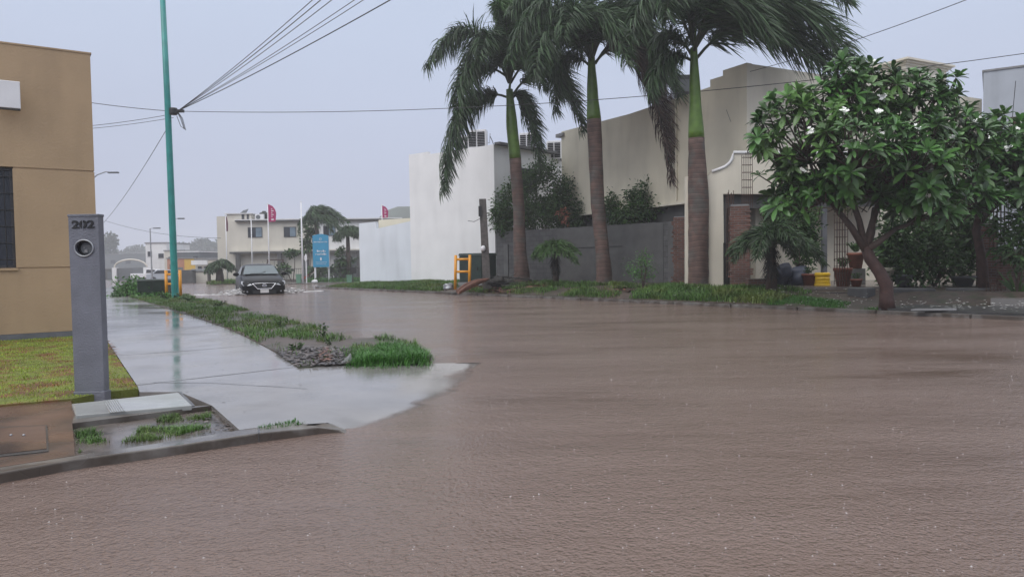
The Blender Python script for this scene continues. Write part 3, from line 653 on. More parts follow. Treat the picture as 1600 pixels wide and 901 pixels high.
bp_ = W(724, 30.6, .36); barrier('yellow H shaped pipe barrier before the white house', bp_, R(-10), 1.33, .60, -.05)
gbox('dark green transformer box against the white house corner', W(747, 33.2, .38), R(-35), 1.25, 1.1, 1.28, .1)
# old leaning wooden service post
q = W(761, 30.4, .36); q2 = At(754, 311, 30.4)
PT = thing('service_post', 'weathered grey square timber post leaning by the barrier', 'post', q)
d_ = q2 - q; mb = MB(); mb.add([Vector((x, y, -.1)) for x, y in ((-.16, -.13), (.16, -.13), (.16, .13), (-.16, .13))] + [d_ + Vector((x, y, 0)) for x, y in ((-.14, -.12), (.14, -.12), (.14, .12), (-.14, .12))], [(0, 1, 5, 4), (1, 2, 6, 5), (2, 3, 7, 6), (3, 0, 4, 7), (4, 5, 6, 7)])
mb.build('timber', 'wood_post', PT)
mb = MB(); c_ = At(750, 330, 30.25) - q; mb.box(c_, (.12, .1, .42)); mb.tube([c_ + Vector((0, 0, -.3)), c_ + Vector((-.25, 0, -.42)), c_ + Vector((-.5, 0, -.38))], .012, 5); mb.build('bracket', 'dark_metal', PT)
mb = MB(); c_ = At(755, 388, 30.2) - q; mb.blob(c_, (.1, .09, .12), 10, 6, .1); mb.build('porcelain_knob', 'white_paint', PT, smooth=True)
# fallen palm sheath: a curled trough
a_, b_ = G(716, 459, .14), At(764, 437, 30.0)
mb = MB(); rows_ = []
for i in range(13):
    t = i / 12; p = a_.lerp(b_, t); p.z += .03 * math.sin(math.pi * t); wv = .17 * math.sin(math.pi * min(1, t * .75 + .18)) + .03
    ax = (b_ - a_).normalized(); sd_ = ax.cross(Vector((0, 0, 1))).normalized(); upv = sd_.cross(ax)
    rows_.append([p + sd_ * wv * math.sin(th) + upv * wv * (.9 * (1 - math.cos(th)) - .2) for th in [(-2.0 + 4.0 * k / 8) for k in range(9)]])
vv = [v - a_ for r in rows_ for v in r]; mb.add(vv, [(j * 9 + i, j * 9 + i + 1, (j + 1) * 9 + i + 1, (j + 1) * 9 + i) for j in range(12) for i in range(8)])
o = mb.build('palm_sheath', 'sheath', smooth=True); tag(o, 'fallen reddish brown palm sheath lying across the kerb', 'palm sheath', loc=a_)
md = o.modifiers.new('s', 'SOLIDIFY'); md.thickness = .02
a_ = W(782, 30.6, .42); mb = MB()
for k in range(60):
    t0 = Vector((ru(-.7, .5), ru(-.4, .4), ru(0, .25))); dr = Vector((ru(.2, 1), ru(-.4, .4), ru(-.1, .25))).normalized() * ru(.3, .9); qn = Vector((0, .02, .02))
    mb.add([t0 - qn, t0 + qn, t0 + dr], [(0, 1, 2)], rnd())
mb.tube([(-.6, 0, .35), (.3, 0, .33), (1.3, 0, .2)], .035, 6, r=.5)
for k in range(14): mb.blob((ru(-.6, .2), ru(-.3, .3), ru(0, .3)), (.2, .15, .1), 7, 5, .5, k)
tag(mb.build('frond_heap', 'dark_frond', fix=False), 'black heap of rotting fronds behind the timber post', 'debris', loc=a_)
o = MB().blob((0, 0, .07), (.26, .2, .13), 14, 9, .8, 3).build('plastic_bag', 'galv', smooth=True); tag(o, 'crumpled pale grey plastic bag beside the yellow barrier', 'bag', loc=W(700, 30.9, .3))

# ------------------------------------------------------------------ royal palms
def frond(parent, p0, p1, p2, mt='palm_leaf', n=74, L0=.62, wind=.28, droop=.55, rach='rachis', wl_=.022, reps=4):
    c = p1 * 2 - (p0 + p2) * .5; mb = MB(); rp_ = []; base = p0.copy()
    B_ = lambda t: (p0 * (1 - t) ** 2 + c * 2 * t * (1 - t) + p2 * t * t)
    for k in range(15):
        t = k / 14; rp_.append(B_(t) - base)
    rm = MB(); rm.tube(rp_, [.045 * (1 - t / 14) + .008 for t in range(15)], 6)
    ln = (p1 - p0).length + (p2 - p1).length
    for k in range(n):
        t = .10 + .90 * (k + rnd() * .7) / n; p = B_(t) - base; tg = (B_(min(1, t + .02)) - B_(t - .02)).normalized()
        sdv = tg.cross(Vector((0, 0, 1)))
        if sdv.length < .2: sdv = tg.cross(Vector((1, 0, 0)))
        sdv.normalize(); env = math.sin(math.pi * min(1, (.12 + t * .9)) ** 1.3) ** .45 if t < .95 else .5
        for sg in (-1, 1):
            for rep in range(reps):
                l_ = L0 * max(.35, env) * ru(.6, 1.2)
                th_ = ru(-1.0, 1.15); d1 = ((sdv * sg * math.cos(th_) + sdv.cross(tg) * math.sin(th_)) * ru(.75, 1.1) + tg * ru(.4, .8) + Vector((wind * .4, 0, 0))).normalized()
                d2 = (d1 * .35 + Vector((wind, ru(-.15, .15), -droop * ru(.5, 1.2))) + tg * .25).normalized()
                m1 = p + d1 * l_ * .4; m2 = m1 + (d1 * .3 + d2 * .7).normalized() * l_ * .35; e2 = m2 + d2 * l_ * .4
                q = d1.cross(Vector((ru(-1, 1), ru(-1, 1), ru(-1, 1)))).normalized() * wl_
                mb.add([p - q * .6, p + q * .6, m1 + q, m1 - q, m2 + q * .8, m2 - q * .8, e2], [(0, 1, 2, 3), (3, 2, 4, 5), (5, 4, 6)], rnd())
    o = mb.build('frond', mt, parent, fix=False); o.location = p0 - parent.location; r_ = rm.build('rachis', rach, o, smooth=True)
    return o
def royal_palm(label, base, axis, radii, shaft_from, fr, crown_px, Yd, seed):
    random.seed(seed); T = thing('royal_palm', label, 'palm', base, 0, 'royal palms in a row before the grey wall')
    P = [p - base for p in axis]; k = shaft_from
    def dens(pts, rad, n):
        op, orr = [], []
        for i in range(len(pts) - 1):
            for j in range(n):
                t = j / n; op.append(pts[i].lerp(pts[i + 1], t)); orr.append(rad[i] + (rad[i + 1] - rad[i]) * (3 * t * t - 2 * t ** 3))
        return op + [pts[-1]], orr + [rad[-1]]
    a, b = dens(P[:k + 1], radii[:k + 1], 8); MB().tube(a, b, 20, wob=.05).build('trunk', 'palm_trunk', T, smooth=True)
    r2 = [radii[k] * .99] + radii[k + 1:]; a, b = dens(P[k:], r2, 6); MB().tube(a, b, 18).build('crownshaft', 'crownshaft', T, smooth=True)
    top = axis[-1]
    for f in fr:
        m1, m2, m3 = f[0], f[1], f[2]; dy = f[3] if len(f) > 3 else 0; kind = f[4] if len(f) > 4 else 'palm_leaf'
        p0 = At(m1[0], m1[1], top.y + dy * .05); p1 = At(m2[0], m2[1], top.y + dy * .6); p2 = At(m3[0], m3[1], top.y + dy)
        frond(T, p0, p1, p2, kind, n=int(46 + 17 * (p2 - p0).length), L0=1.12 * (f[5] if len(f) > 5 else .74) * 1.22, rach='rachis')
    # spear
    MB().tube([top - base, top - base + Vector((.15, 0, 1.2))], [.06, .01], 6).build('spear_leaf', 'crownshaft', T)
    return T
Y1 = 32.3; b1 = W(816, Y1, .40)
ax1 = [b1 - Vector((0, 0, .15)), At(815, 425, Y1), At(812, 390, Y1), At(811, 330, Y1), At(805, 248, Y1), At(800, 200, Y1), At(796, 140, Y1)]
royal_palm('leftmost royal palm with long fronds drooping to the left', b1, ax1, [.40, .34, .28, .255, .26, .25, .15], 4, [
    ((795, 130), (735, 50), (668, 105), -.6, 'palm_leaf', .8), ((795, 153), (727, 172), (692, 300), 0, 'palm_leaf', .85), ((792, 120), (735, 110), (715, 195), -1.4, 'palm_leaf', .85),
    ((800, 150), (862, 112), (912, 205), .3, 'palm_leaf', .8), ((800, 155), (822, 165), (845, 262), .8, 'palm_leaf', .6), ((798, 125), (840, 40), (905, 75), -1.2, 'palm_leaf', .85),
    ((797, 125), (805, 30), (860, -10), .3), ((795, 125), (780, 20), (815, -25), -.5, 'palm_young'), ((796, 128), (770, 60), (750, 90), -2.2), ((797, 128), (820, 80), (850, 140), -2.6), ((797, 128), (800, 60), (790, 70), 2.6),
    ((795, 130), (752, 70), (720, 130), 1.6), ((798, 130), (850, 80), (880, 150), 1.8), ((794, 120), (790, 30), (780, 10), -1.5, 'palm_young')], (796, 140), Y1, 1)
Y2 = 29.2; b2_ = W(944, Y2, .41)
ax2 = [b2_ - Vector((0, 0, .15)), At(944, 428, Y2), At(941, 390, Y2), At(934, 320, Y2), At(928, 187, Y2), At(926, 150, Y2), At(924, 90, Y2)]
royal_palm('middle royal palm with a brown dead frond hanging right', b2_, ax2, [.37, .31, .27, .27, .285, .22, .14], 4, [
    ((924, 95), (860, 15), (795, 95), -.8, 'palm_leaf', .9), ((922, 90), (870, -20), (800, 20), .4, 'palm_leaf', .9), ((925, 95), (985, 28), (1062, 150), -.8, 'palm_leaf', .9), ((924, 105), (880, 95), (868, 175), .8, 'palm_leaf', .7),
    ((926, 90), (985, -35), (1050, 20), .3, 'palm_leaf', .9), ((928, 100), (1000, 95), (1050, 285), .2, 'palm_dead', .75), ((930, 100), (1000, 60), (1045, 215), .9, 'palm_dead', .7), ((924, 85), (915, -50), (950, -70), -.3, 'palm_young'),
    ((924, 90), (900, 20), (880, 60), -2.4), ((925, 90), (950, 30), (980, 100), -2.6, 'palm_leaf', .8), ((925, 90), (930, 20), (935, 30), 2.6), ((925, 90), (880, 20), (850, 60), 2), ((926, 90), (970, 10), (1010, 60), 2.2), ((924, 95), (870, 50), (835, 120), -1.7, 'palm_leaf', .85)], (924, 90), Y2, 2)
Y3 = 25.2; b3 = W(1091, Y3, .42)
ax3 = [b3 - Vector((0, 0, .15)), At(1091, 435, Y3), At(1091, 395, Y3), At(1091, 310, Y3), At(1088, 216, Y3), At(1086, 150, Y3), At(1084, 75, Y3)]
royal_palm('right royal palm, thickest trunk, fronds blown far to the right', b3, ax3, [.38, .35, .345, .35, .27, .19, .12], 4, [
    ((1084, 80), (1200, -8), (1335, 112), -.6, 'palm_leaf', 1.2), ((1088, 92), (1185, 38), (1295, 112), .3, 'palm_leaf', 1.1), ((1085, 70), (1200, -60), (1325, 5), .4, 'palm_leaf', .85), ((1082, 60), (1110, -90), (1210, -90), -.2, 'palm_young'),
    ((1083, 90), (1045, 55), (1020, 105), .4, 'palm_leaf', .6), ((1082, 95), (1040, 95), (1018, 150), -.3, 'palm_leaf', .6), ((1081, 60), (1040, -70), (985, -20), .2, 'palm_leaf', .85), ((1083, 70), (1030, -10), (985, 60), -1.2, 'palm_leaf', .8),
    ((1085, 80), (1130, -5), (1205, 60), -2.2, 'palm_leaf', 1.1), ((1085, 80), (1150, 10), (1240, 70), 1.8, 'palm_leaf', .85), ((1083, 70), (1060, -30), (1040, 30), -2.3, 'palm_leaf', .85), ((1084, 75), (1090, -40), (1095, -30), 2.4), ((1084, 60), (1060, -80), (1075, -120), 0)], (1084, 80), Y3, 3)
random.seed(5)

# ------------------------------------------------------------------ shrubs
def leafquad(mb, c, d, s, wf=.42):
    u_ = Vector((ru(-1, 1), ru(-1, 1), ru(-1, 1))).normalized(); q = d.cross(u_)
    q = (q.normalized() if q.length > .01 else Vector((1, 0, 0))) * s * wf * .5
    m_ = c + d * s * .5 + Vector((0, 0, -.05 * s)); mb.add([c, m_ + q, c + d * s + Vector((0, 0, -.2 * s)), m_ - q], [(0, 1, 3), (1, 2, 3)], rnd())
def shrub(name, label, base, blobs, n, size, mt='shrub_leaf', stems=6, group=None, cat='shrub', wf=.42, bark='bark'):
    """blobs: (centre world, radii)"""
    T = thing(name, label, cat, base, 0, group); mb = MB(); tot = sum(b[1][0] * b[1][2] for b in blobs)
    for c, r_ in blobs:
        c = Vector(c) - base; k = int(n * r_[0] * r_[2] / tot)
        subs = []
        for _ in range(max(5, k // 60)):
            v = Vector((random.gauss(0, 1), random.gauss(0, 1), random.gauss(0, 1))).normalized() * ru(.55, 1.05)
            subs.append(c + Vector((v.x * r_[0], v.y * r_[1], v.z * r_[2])))
        for i in range(k):
            if rnd() < .75: s = random.choice(subs); p = s + Vector((random.gauss(0, 1), random.gauss(0, 1), random.gauss(0, 1))) * .19 * r_[0] ** .6
            else:
                v = Vector((random.gauss(0, 1), random.gauss(0, 1), random.gauss(0, 1))).normalized() * ru(.3, 1) ; p = c + Vector((v.x * r_[0], v.y * r_[1], v.z * r_[2]))
            if p.z < .02: p.z = ru(.02, .2)
            d = (Vector((ru(-1, 1), ru(-1, 1), ru(-.6, .9))) + (p - c).normalized() * .6).normalized(); leafquad(mb, p, d, size * ru(.6, 1.3), wf)
    mb.build('foliage', mt, T, fix=False); sm = MB()
    for k in range(stems):
        c, r_ = random.choice(blobs); e_ = Vector(c) - base + Vector((ru(-.6, .6) * r_[0], ru(-.6, .6) * r_[1], ru(0, .8) * r_[2])); m_ = e_ * .5 + Vector((ru(-.1, .1), ru(-.1, .1), -.05))
        sm.tube([(ru(-.03, .03), 0, -.05), m_, e_], [.03 * max(.3, min(1.5, e_.length / 2)), .02 * max(.3, min(1, e_.length / 2)), .005], 5)
    sm.build('stem', bark, T)
    return T
def PX(px, py, Y, rx, rz_, ry=None): return (At(px, py, Y), (rx * Y / F, (ry or rx) * Y / F * .7, rz_ * Y / F))
shrub('garden_bush', 'large dark bush rising over the grey wall behind the left palm', W(850, 37.5, .45), [PX(800, 325, 36.2, 32, 36), PX(850, 300, 36.5, 36, 46), PX(890, 320, 36, 34, 45), PX(905, 285, 37, 20, 25), PX(785, 345, 35.8, 15, 20), PX(845, 340, 36, 60, 22), PX(915, 345, 35.6, 26, 26)], 19000, .17)
shrub('garden_bush', 'small bush over the grey wall between the middle and left palms', W(965, 33.5, .45), [PX(965, 325, 33, 22, 24), PX(985, 335, 32.6, 25, 18)], 4000, .16)
shrub('garden_bush', 'bush over the grey wall between the middle and right palms', W(1020, 31.5, .45), [PX(1010, 305, 31.2, 30, 20), PX(1040, 320, 31, 25, 26), PX(1000, 325, 31, 35, 22), PX(1050, 335, 31, 22, 16)], 5500, .16)
shrub('red_leaved_shrub', 'shrub with orange red leaves before the dark bush', W(880, 35, .45), [PX(882, 335, 34.2, 8, 10)], 110, .20, 'red_leaf', 3, wf=.2)
shrub('young_sapling', 'small round leafy sapling before the plastered grey wall', W(1004, 25.6, .4), [PX(1002, 418, 25.6, 20, 17), PX(1010, 405, 25.5, 12, 14), PX(1005, 432, 25.6, 17, 12)], 1100, .07, 'bright_leaf', 7)

# small shaggy palm between palms
def small_palm(label, base, th, tr, fl, nf, mt, shag, name='small_palm', spread=1.0, group=None, L0=.3, top_px=None):
    T = thing(name, label, 'palm', base, 0, group); mb = MB()
    mb.tube([(0, 0, -.1), (.02, 0, th * .5), (0, 0, th)], [tr * 1.1, tr * .9, tr * .8], 9, wob=.3); mb.build('trunk', 'bark', T, smooth=True)
    if shag:
        mb = MB()
        for k in range(shag):
            a = ru(0, 6.3); z = th * ru(.35, 1.0); r_ = tr * ru(.7, 1.4); p = Vector((math.cos(a) * r_, math.sin(a) * r_, z)); d = Vector((math.cos(a) * ru(.2, .9), math.sin(a) * ru(.2, .9), -1)).normalized() * ru(.15, .4); q_ = Vector((-math.sin(a), math.cos(a), 0)) * ru(.01, .03)
            mb.add([p - q_, p + q_, p + d], [(0, 1, 2)], rnd())
        mb.build('dead_skirt', 'dark_frond', T, fix=False)
    for k in range(nf):
        a = 6.283 * k / nf + ru(-.3, .3); el = ru(.2, 1.1); l_ = fl * ru(.75, 1.1); h_ = Vector((math.cos(a), math.sin(a), 0)) * spread
        p0 = base + Vector((0, 0, th)); p1 = p0 + h_ * l_ * .5 * math.cos(el) + Vector((0, 0, l_ * .45 * math.sin(el))); p2 = p0 + h_ * l_ * .95 + Vector((0, 0, l_ * (math.sin(el) * .5 - .45)))
        frond(T, p0, p1, p2, mt, n=34, L0=L0, wind=.05, droop=.35, wl_=.014)
    return T
small_palm('short bushy palm with dark shaggy stem left of the middle palm', W(868, 30.2, .4), 1.25, .12, 1.15, 13, 'palm_young', 240, L0=.35)
small_palm('squat palm with black shaggy trunk before the carport', W(1205, 22.0, .36), 1.35, .16, 1.55, 16, 'palm_leaf', 320, L0=.42)

# ------------------------------------------------------------------ frangipani trees
def petals(mb, c, r_, up_):
    a = ru(0, 6)
    u_ = up_.cross(Vector((.3, .8, .1))).normalized(); v_ = up_.cross(u_)
    for k in range(5):
        th = a + k * 1.2566; d = (u_ * math.cos(th) + v_ * math.sin(th)) * r_; e_ = (-u_ * math.sin(th) + v_ * math.cos(th)) * r_ * .36
        mb.add([c, c + d * .6 + e_ + up_ * r_ * .2, c + d * 1.05 + up_ * r_ * .15, c + d * .6 - e_ + up_ * r_ * .2], [(0, 1, 2, 3)])
def rosette(mb, c, axis_, s, n):
    u_ = axis_.cross(Vector((.3, .75, .2))).normalized(); v_ = axis_.cross(u_); r_ = rnd()
    for k in range(n):
        th = k * 2.4 + ru(-.2, .2); el = R(ru(5, 65)) if k < n * .7 else R(ru(-35, 5)); out_ = u_ * math.cos(th) + v_ * math.sin(th)
        d = (out_ * math.cos(el) + axis_ * math.sin(el)).normalized(); L_ = s * ru(.75, 1.1); side = d.cross(axis_)
        side = side.normalized() if side.length > .05 else u_; w_ = L_ * .17; dn = Vector((0, 0, -1)); fold = d.cross(side).normalized() * w_ * .3
        if fold.z < 0: fold = -fold
        pr = [(0.06, .12, 0), (.35, .7, .02), (.68, 1.0, .10), (.9, .62, .2), (1.0, 0.05, .28)]; vs_ = []
        for t, ww, dr in pr:
            q = c + d * L_ * t + dn * L_ * dr * .8; vs_ += [q - side * w_ * ww + fold * ww, q, q + side * w_ * ww + fold * ww]
        fs_ = []
        for i in range(4): fs_ += [(i * 3, i * 3 + 1, i * 3 + 4, i * 3 + 3), (i * 3 + 1, i * 3 + 2, i * 3 + 5, i * 3 + 4)]
        mb.add(vs_, fs_, min(1, max(0, r_ * .5 + rnd() * .5)))
def frangipani(label, base, trunk, lobes, nros, nfl, seed):
    random.seed(seed); T = thing('frangipani_tree', label, 'tree', base, 0, 'frangipani trees'); mb = MB(); fork = trunk[-1][0] - base
    mb.tube([p - base for p, r_ in trunk], [r_ for p, r_ in trunk], 12, wob=.25); mb.build('trunk', 'bark_red', T, smooth=True)
    bm_ = MB(); lf = MB(); mains = []
    order = sorted([Vector(c) - base for c, r_ in lobes], key=lambda v: math.atan2(v.z - fork.z, v.x - fork.x)); prim = []
    for q in order[1::max(1, len(order) // 5)][:5]:
        k_ = fork.lerp(q, .2) + Vector((0, ru(-.1, .1), -.06)); e0 = fork.lerp(q, .5) + Vector((ru(-.15, .15), ru(-.3, .3), .02)); prim.append(e0)
        bm_.tube([fork + Vector((0, 0, -.1)), k_, e0], [.10, .075, .05], 8, wob=.3)
    for c, r_ in lobes:
        c = Vector(c) - base; e_ = fork.lerp(c, .85); pm = min(prim, key=lambda v: (v - c).length); m_ = pm.lerp(e_, .5) + Vector((ru(-.1, .1), ru(-.2, .2), -.08))
        bm_.tube([pm - (pm - fork) * .08, m_, e_], [.05, .04, .028], 7); mains.append((m_, e_, c, Vector(r_))); continue
        m_ = fork.lerp(c, .5) + Vector((ru(-.15, .15), ru(-.3, .3), -.12)); e_ = fork.lerp(c, .85)
        bm_.tube([fork + Vector((ru(-.05, .05), ru(-.05, .05), -.05)), m_, e_], [.085, .06, .035], 7); mains.append((m_, e_, c, Vector(r_)))
    fl = []; tips = []
    tot = sum(m[3].x * m[3].z for m in mains)
    for m_, e_, c, r_ in mains:
        for k in range(int(nros * r_.x * r_.z / tot)):
            v = Vector((random.gauss(0, 1), random.gauss(0, 1) - .25, random.gauss(0, 1) + .15)).normalized() * (ru(.75, 1.08) if rnd() < .8 else ru(.3, .75))
            p = c + Vector((v.x * r_.x, v.y * r_.y, v.z * r_.z)); ax_ = (v * .7 + Vector((0, -.1, .75))).normalized()
            rosette(lf, p, ax_, ru(.20, .42), random.randint(10, 17))
            if rnd() < .35: bm_.tube([e_.lerp(m_, rnd() * .5), e_.lerp(p, .5) + Vector((0, 0, -.08)), p], [.028, .02, .014], 5)
            else: bm_.tube([p - ax_ * ru(.2, .45), p], [.014, .012], 5)
            tips.append((p, ax_))
    bm_.build('branches', 'bark', T, smooth=True); lf.build('crown', 'plum_leaf', T, fix=False, smooth=True)
    tips.sort(key=lambda q: q[0].y - .5 * abs(q[0].z - 2.5)); cand = tips[:int(len(tips) * .6)]; random.shuffle(cand)
    for p, ax_ in cand[:nfl]:
        fb = MB()
        for k in range(random.randint(4, 8)):
            pc_ = p + ax_ * .10 + Vector((ru(-.075, .075), ru(-.08, .03), ru(-.06, .06))); fb.tube([p + ax_ * .05, pc_], .006, 4); petals(fb, pc_, ru(.04, .06), (ax_ + Vector((ru(-.5, .5), -.6, ru(-.5, .5)))).normalized())
        fb.build('blossom_cluster', 'petal', T, fix=False)
    return T
YF = 17.4; fb_ = W(1386, YF, .22)
frangipani('large frangipani tree with white blossoms and a leaning reddish trunk', fb_, [(fb_ - Vector((0, 0, .1)), .19), (At(1386, 465, YF), .165), (At(1384, 445, YF), .16), (At(1374, 425, YF), .14), (At(1360, 405, YF + .1), .13), (At(1352, 385, YF + .1), .12)],
    [PX(1245, 215, 17.2, 62, 62), PX(1225, 285, 17.4, 42, 28), PX(1300, 170, 17.6, 55, 45), PX(1360, 145, 17.8, 62, 48), PX(1335, 235, 16.6, 75, 60), PX(1420, 170, 17.8, 65, 52), PX(1430, 250, 16.8, 75, 65), PX(1340, 290, 17.4, 75, 30), PX(1490, 215, 18, 50, 45), PX(1275, 260, 18.4, 60, 45), PX(1400, 270, 18.6, 80, 50), PX(1280, 300, 17.2, 55, 28), PX(1440, 305, 17.2, 70, 30), PX(1385, 300, 17.9, 60, 32), PX(1192, 215, 17, 22, 24), PX(1232, 152, 17.3, 24, 22), PX(1322, 112, 17.5, 28, 24), PX(1468, 142, 17.6, 32, 26), PX(1505, 225, 17.6, 45, 45), PX(1235, 318, 17.3, 30, 16), PX(1450, 328, 17.3, 50, 20), PX(1515, 310, 17.8, 40, 22)], 640, 36, 21)
fb2 = W(1537, 19.5, .35)
frangipani('smaller frangipani tree at the right edge of the photo', fb2, [(fb2 - Vector((0, 0, .1)), .14), (At(1535, 410, 19.5), .12), (At(1525, 360, 19.5), .11), (At(1530, 340, 19.5), .10)],
    [PX(1520, 265, 19, 55, 52), PX(1560, 225, 19.2, 52, 45), PX(1600, 260, 18.8, 55, 60), PX(1645, 250, 19.3, 60, 70), PX(1540, 300, 19.4, 62, 28), PX(1620, 305, 19.6, 50, 28)], 300, 26, 22)
random.seed(8)
# extra visible branches of the big tree are in its own branch mesh
shrub('potted_shrub', 'dense leafy hedge of shrubs under the frangipani crown', W(1460, 21.5, .5), [PX(1420, 375, 21.5, 45, 50), PX(1480, 365, 21.8, 48, 55), PX(1450, 410, 21.2, 62, 28), PX(1515, 370, 21.8, 26, 45), PX(1400, 400, 21.6, 28, 34)], 11000, .17, 'shrub_leaf', 12)
shrub('potted_shrub', 'pale leaved shrub hanging beside the squat palm', W(1255, 24, .5), [PX(1240, 345, 24, 34, 28), PX(1255, 385, 24, 24, 32), PX(1225, 330, 24.3, 30, 26)], 3800, .15, 'shrub_leaf', 6)
shrub('broadleaf_shrub', 'big leaved bush at the right edge above the kerb', W(1592, 18.6, .3), [PX(1590, 385, 18.6, 26, 45), PX(1615, 350, 18.6, 36, 45), PX(1575, 360, 19, 20, 30)], 1500, .2, 'shrub_leaf', 8, wf=.3)

# ------------------------------------------------------------------ right-hand buildings
# white house
a = W(775, 36.4, .2); b = W(643, 40.4, .2); DV = (b - a).normalized(); an = math.atan2(DV.y, DV.x); wl = (b - a).length
ax_l = Vector((math.cos(an), math.sin(an), 0)); nrm = Vector((DV.y, -DV.x, 0))  # points right/back
WH = thing('white_house', 'white two storey house with rooftop air conditioners', 'house', (a.x, a.y, 0), an)
# local x from corner to far left; local -y goes back to the right
mb = MB(); zt_ = 7.12
mb.b2(0, wl, -.2, 0, .1, zt_); mb.b2(0, .2, -7.0, -.202, .1, zt_); mb.b2(wl - .2, wl, -7.0, -.202, .1, zt_); mb.b2(.2, wl - .2, -7.0, -6.8, .1, zt_)
mb.build('wall', 'white_wall', WH)
mb = MB(); mb.b2(wl - 1.5, wl - .0, -.19, .0, zt_ + .002, zt_ + .14); mb.b2(wl - .16, wl, -3, -.2, zt_ + .002, zt_ + .14); mb.build('parapet', 'white_wall', WH)
rf_ = MB().b2(.21, wl - .21, -6.79, -.21, zt_ - .5, zt_ - .35).build('roof', 'concrete_grey', WH)
MB().b2(-.35, -.0, -7.0, -.05, zt_ - .02, zt_ + .10).build('eave', 'concrete_dark', WH)
wn = MB().b2(-.03, -.005, -3.3, -1.3, 5.0, 6.1).build('window', 'glass_dark', WH)
mb = MB()
for y_ in (-3.3, -2.3, -1.3): mb.b2(-.06, -.032, y_ - .03, y_ + .03, 5.0, 6.1)
mb.b2(-.06, -.032, -3.3, -1.3, 4.95, 5.0); mb.b2(-.06, -.032, -3.3, -1.3, 6.1, 6.15); mb.build('frame', 'window_frame', wn)
def lpt(T, x, y, z): return T.matrix_basis @ Vector((x, y, z)) if False else Matrix.Rotation(T.rotation_euler.z, 3, 'Z') @ Vector((x, y, z)) + T.location
def ac(label, locn, rz, sx=.9, sy=.4, h=.75):
    t = thing('air_conditioner', label, 'air conditioner', locn, rz, 'rooftop air conditioners')
    MB().b2(-sx / 2, sx / 2, -sy / 2, sy / 2, .08, h).build('casing', 'white_paint', t, bevel=.02)
    mb = MB()
    for k in range(9): mb.b2(-sx / 2 + .06, -.03, -sy / 2 - .012, -sy / 2 - .002, .15 + k * (h - .25) / 9, .15 + (k + .8) * (h - .25) / 9)
    for k in range(9): mb.b2(.03, sx / 2 - .06, -sy / 2 - .012, -sy / 2 - .002, .15 + k * (h - .25) / 9, .15 + (k + .8) * (h - .25) / 9)
    mb.build('grille', 'black', t); mb = MB(); mb.b2(-sx / 2, -sx / 2 + .08, -sy / 2, sy / 2, 0, .078); mb.b2(sx / 2 - .08, sx / 2, -sy / 2, sy / 2, 0, .078); mb.build('feet', 'dark_metal', t)
p = At(746, 234, 37.3); ac('white air conditioner nearest the corner of the white house roof', Vector((p.x, 37.9, zt_ - .35 + .3)), R(-10), .95, .5, 1.0)
p = At(726, 234, 38.4); ac('older air conditioner at the left end of the white house roof', Vector((p.x, 39.0, zt_ - .35 + .3)), R(-10), .8, .5, .9)
p = At(824, 234, 39.4); ac('air conditioner partly hidden behind a palm frond on the roof', Vector((p.x, 39.6, zt_ - .1)), R(-10), .8, .5, 1.15)
p = At(866, 230, 40.5); ac('small air conditioner beside the tall cream wall', Vector((p.x, 40.2, zt_ - .35)), R(-10), .8, .6, 1.05)
AN = thing('tv_antenna', 'thin bent television antenna on the white house roof', 'antenna', At(779, 236, 38.2))
MB().tube([(0, 0, -.6), (-.3, 0, .5), (-.42, 0, .75)], .02, 5).build('mast', 'dark_metal', AN)
MB().tube([(-.95, 0, .5), (-.45, 0, .42), (-.42, 0, .9)], .014, 5).build('arm', 'dark_metal', AN)
# small garden wall left of white house
a2 = W(645, 40.4, .2); b2w = W(563, 42.6, .2); dv = b2w - a2; LW = thing('boundary_wall', 'pale bluish boundary wall left of the white house', 'wall', (a2.x, a2.y, 0), math.atan2(dv.y, dv.x))
l_ = dv.length; mb = MB(); mb.vprism([(-0, .0), (l_, .0), (l_, 3.7), (l_ - 1.3, 3.75), (l_ - 1.35, 3.35), (0, 3.68)], -.2, .0); mb.build('wall_panel', 'lot_wall', LW)
mb = MB(); mb.b2(l_ - .18, l_, -8, -.202, 0, 3.7); mb.build('side_wall', 'lot_wall', LW); mb = MB(); mb.b2(.3, l_ - .2, -1.6, -1.4, 0, 3.95); mb.build('rear_wall', 'cream', LW)
# grey block wall
a = W(1054, 28.6, .4); b = W(776, 36.2, .4); dv = b - a; GWl = dv.length
GW = thing('block_wall', 'dark grey concrete block wall behind the royal palms', 'wall', (a.x, a.y, 0), math.atan2(dv.y, dv.x))
mb = MB(); mb.b2(0, GWl, -.2, 0, .2, 2.84); mb.build('blockwork', 'block', GW)
mb = MB(); mb.b2(.5, 6.2, .001, .025, .3, 2.80); mb.build('render_coat', 'stucco_grey', GW)
mb = MB(); mb.b2(-.02, .25, .003, .06, .3, 2.84); mb.b2(GWl - .9, GWl - .6, .003, .05, .3, 2.2); mb.build('column', 'concrete_dark', GW)
mb = MB(); mb.tube([(6.3, .04, 1.9), (8, .045, 1.93), (2.5, .045, 1.95)], .012, 5); mb.build('conduit', 'dark_metal', GW)
# tall cream house
c1 = W(1168, 26.0, .4); e1 = W(880, 36.8, .4); dv = e1 - c1; tl = dv.length; an = math.atan2(dv.y, dv.x)
CHs = thing('cream_house', 'tall cream rendered house with stepped blank side wall', 'house', (c1.x, c1.y, 0), an)
zT = 8.15; step1 = (W(1135, 27.1, 0) - Vector((c1.x, c1.y, 0))).length
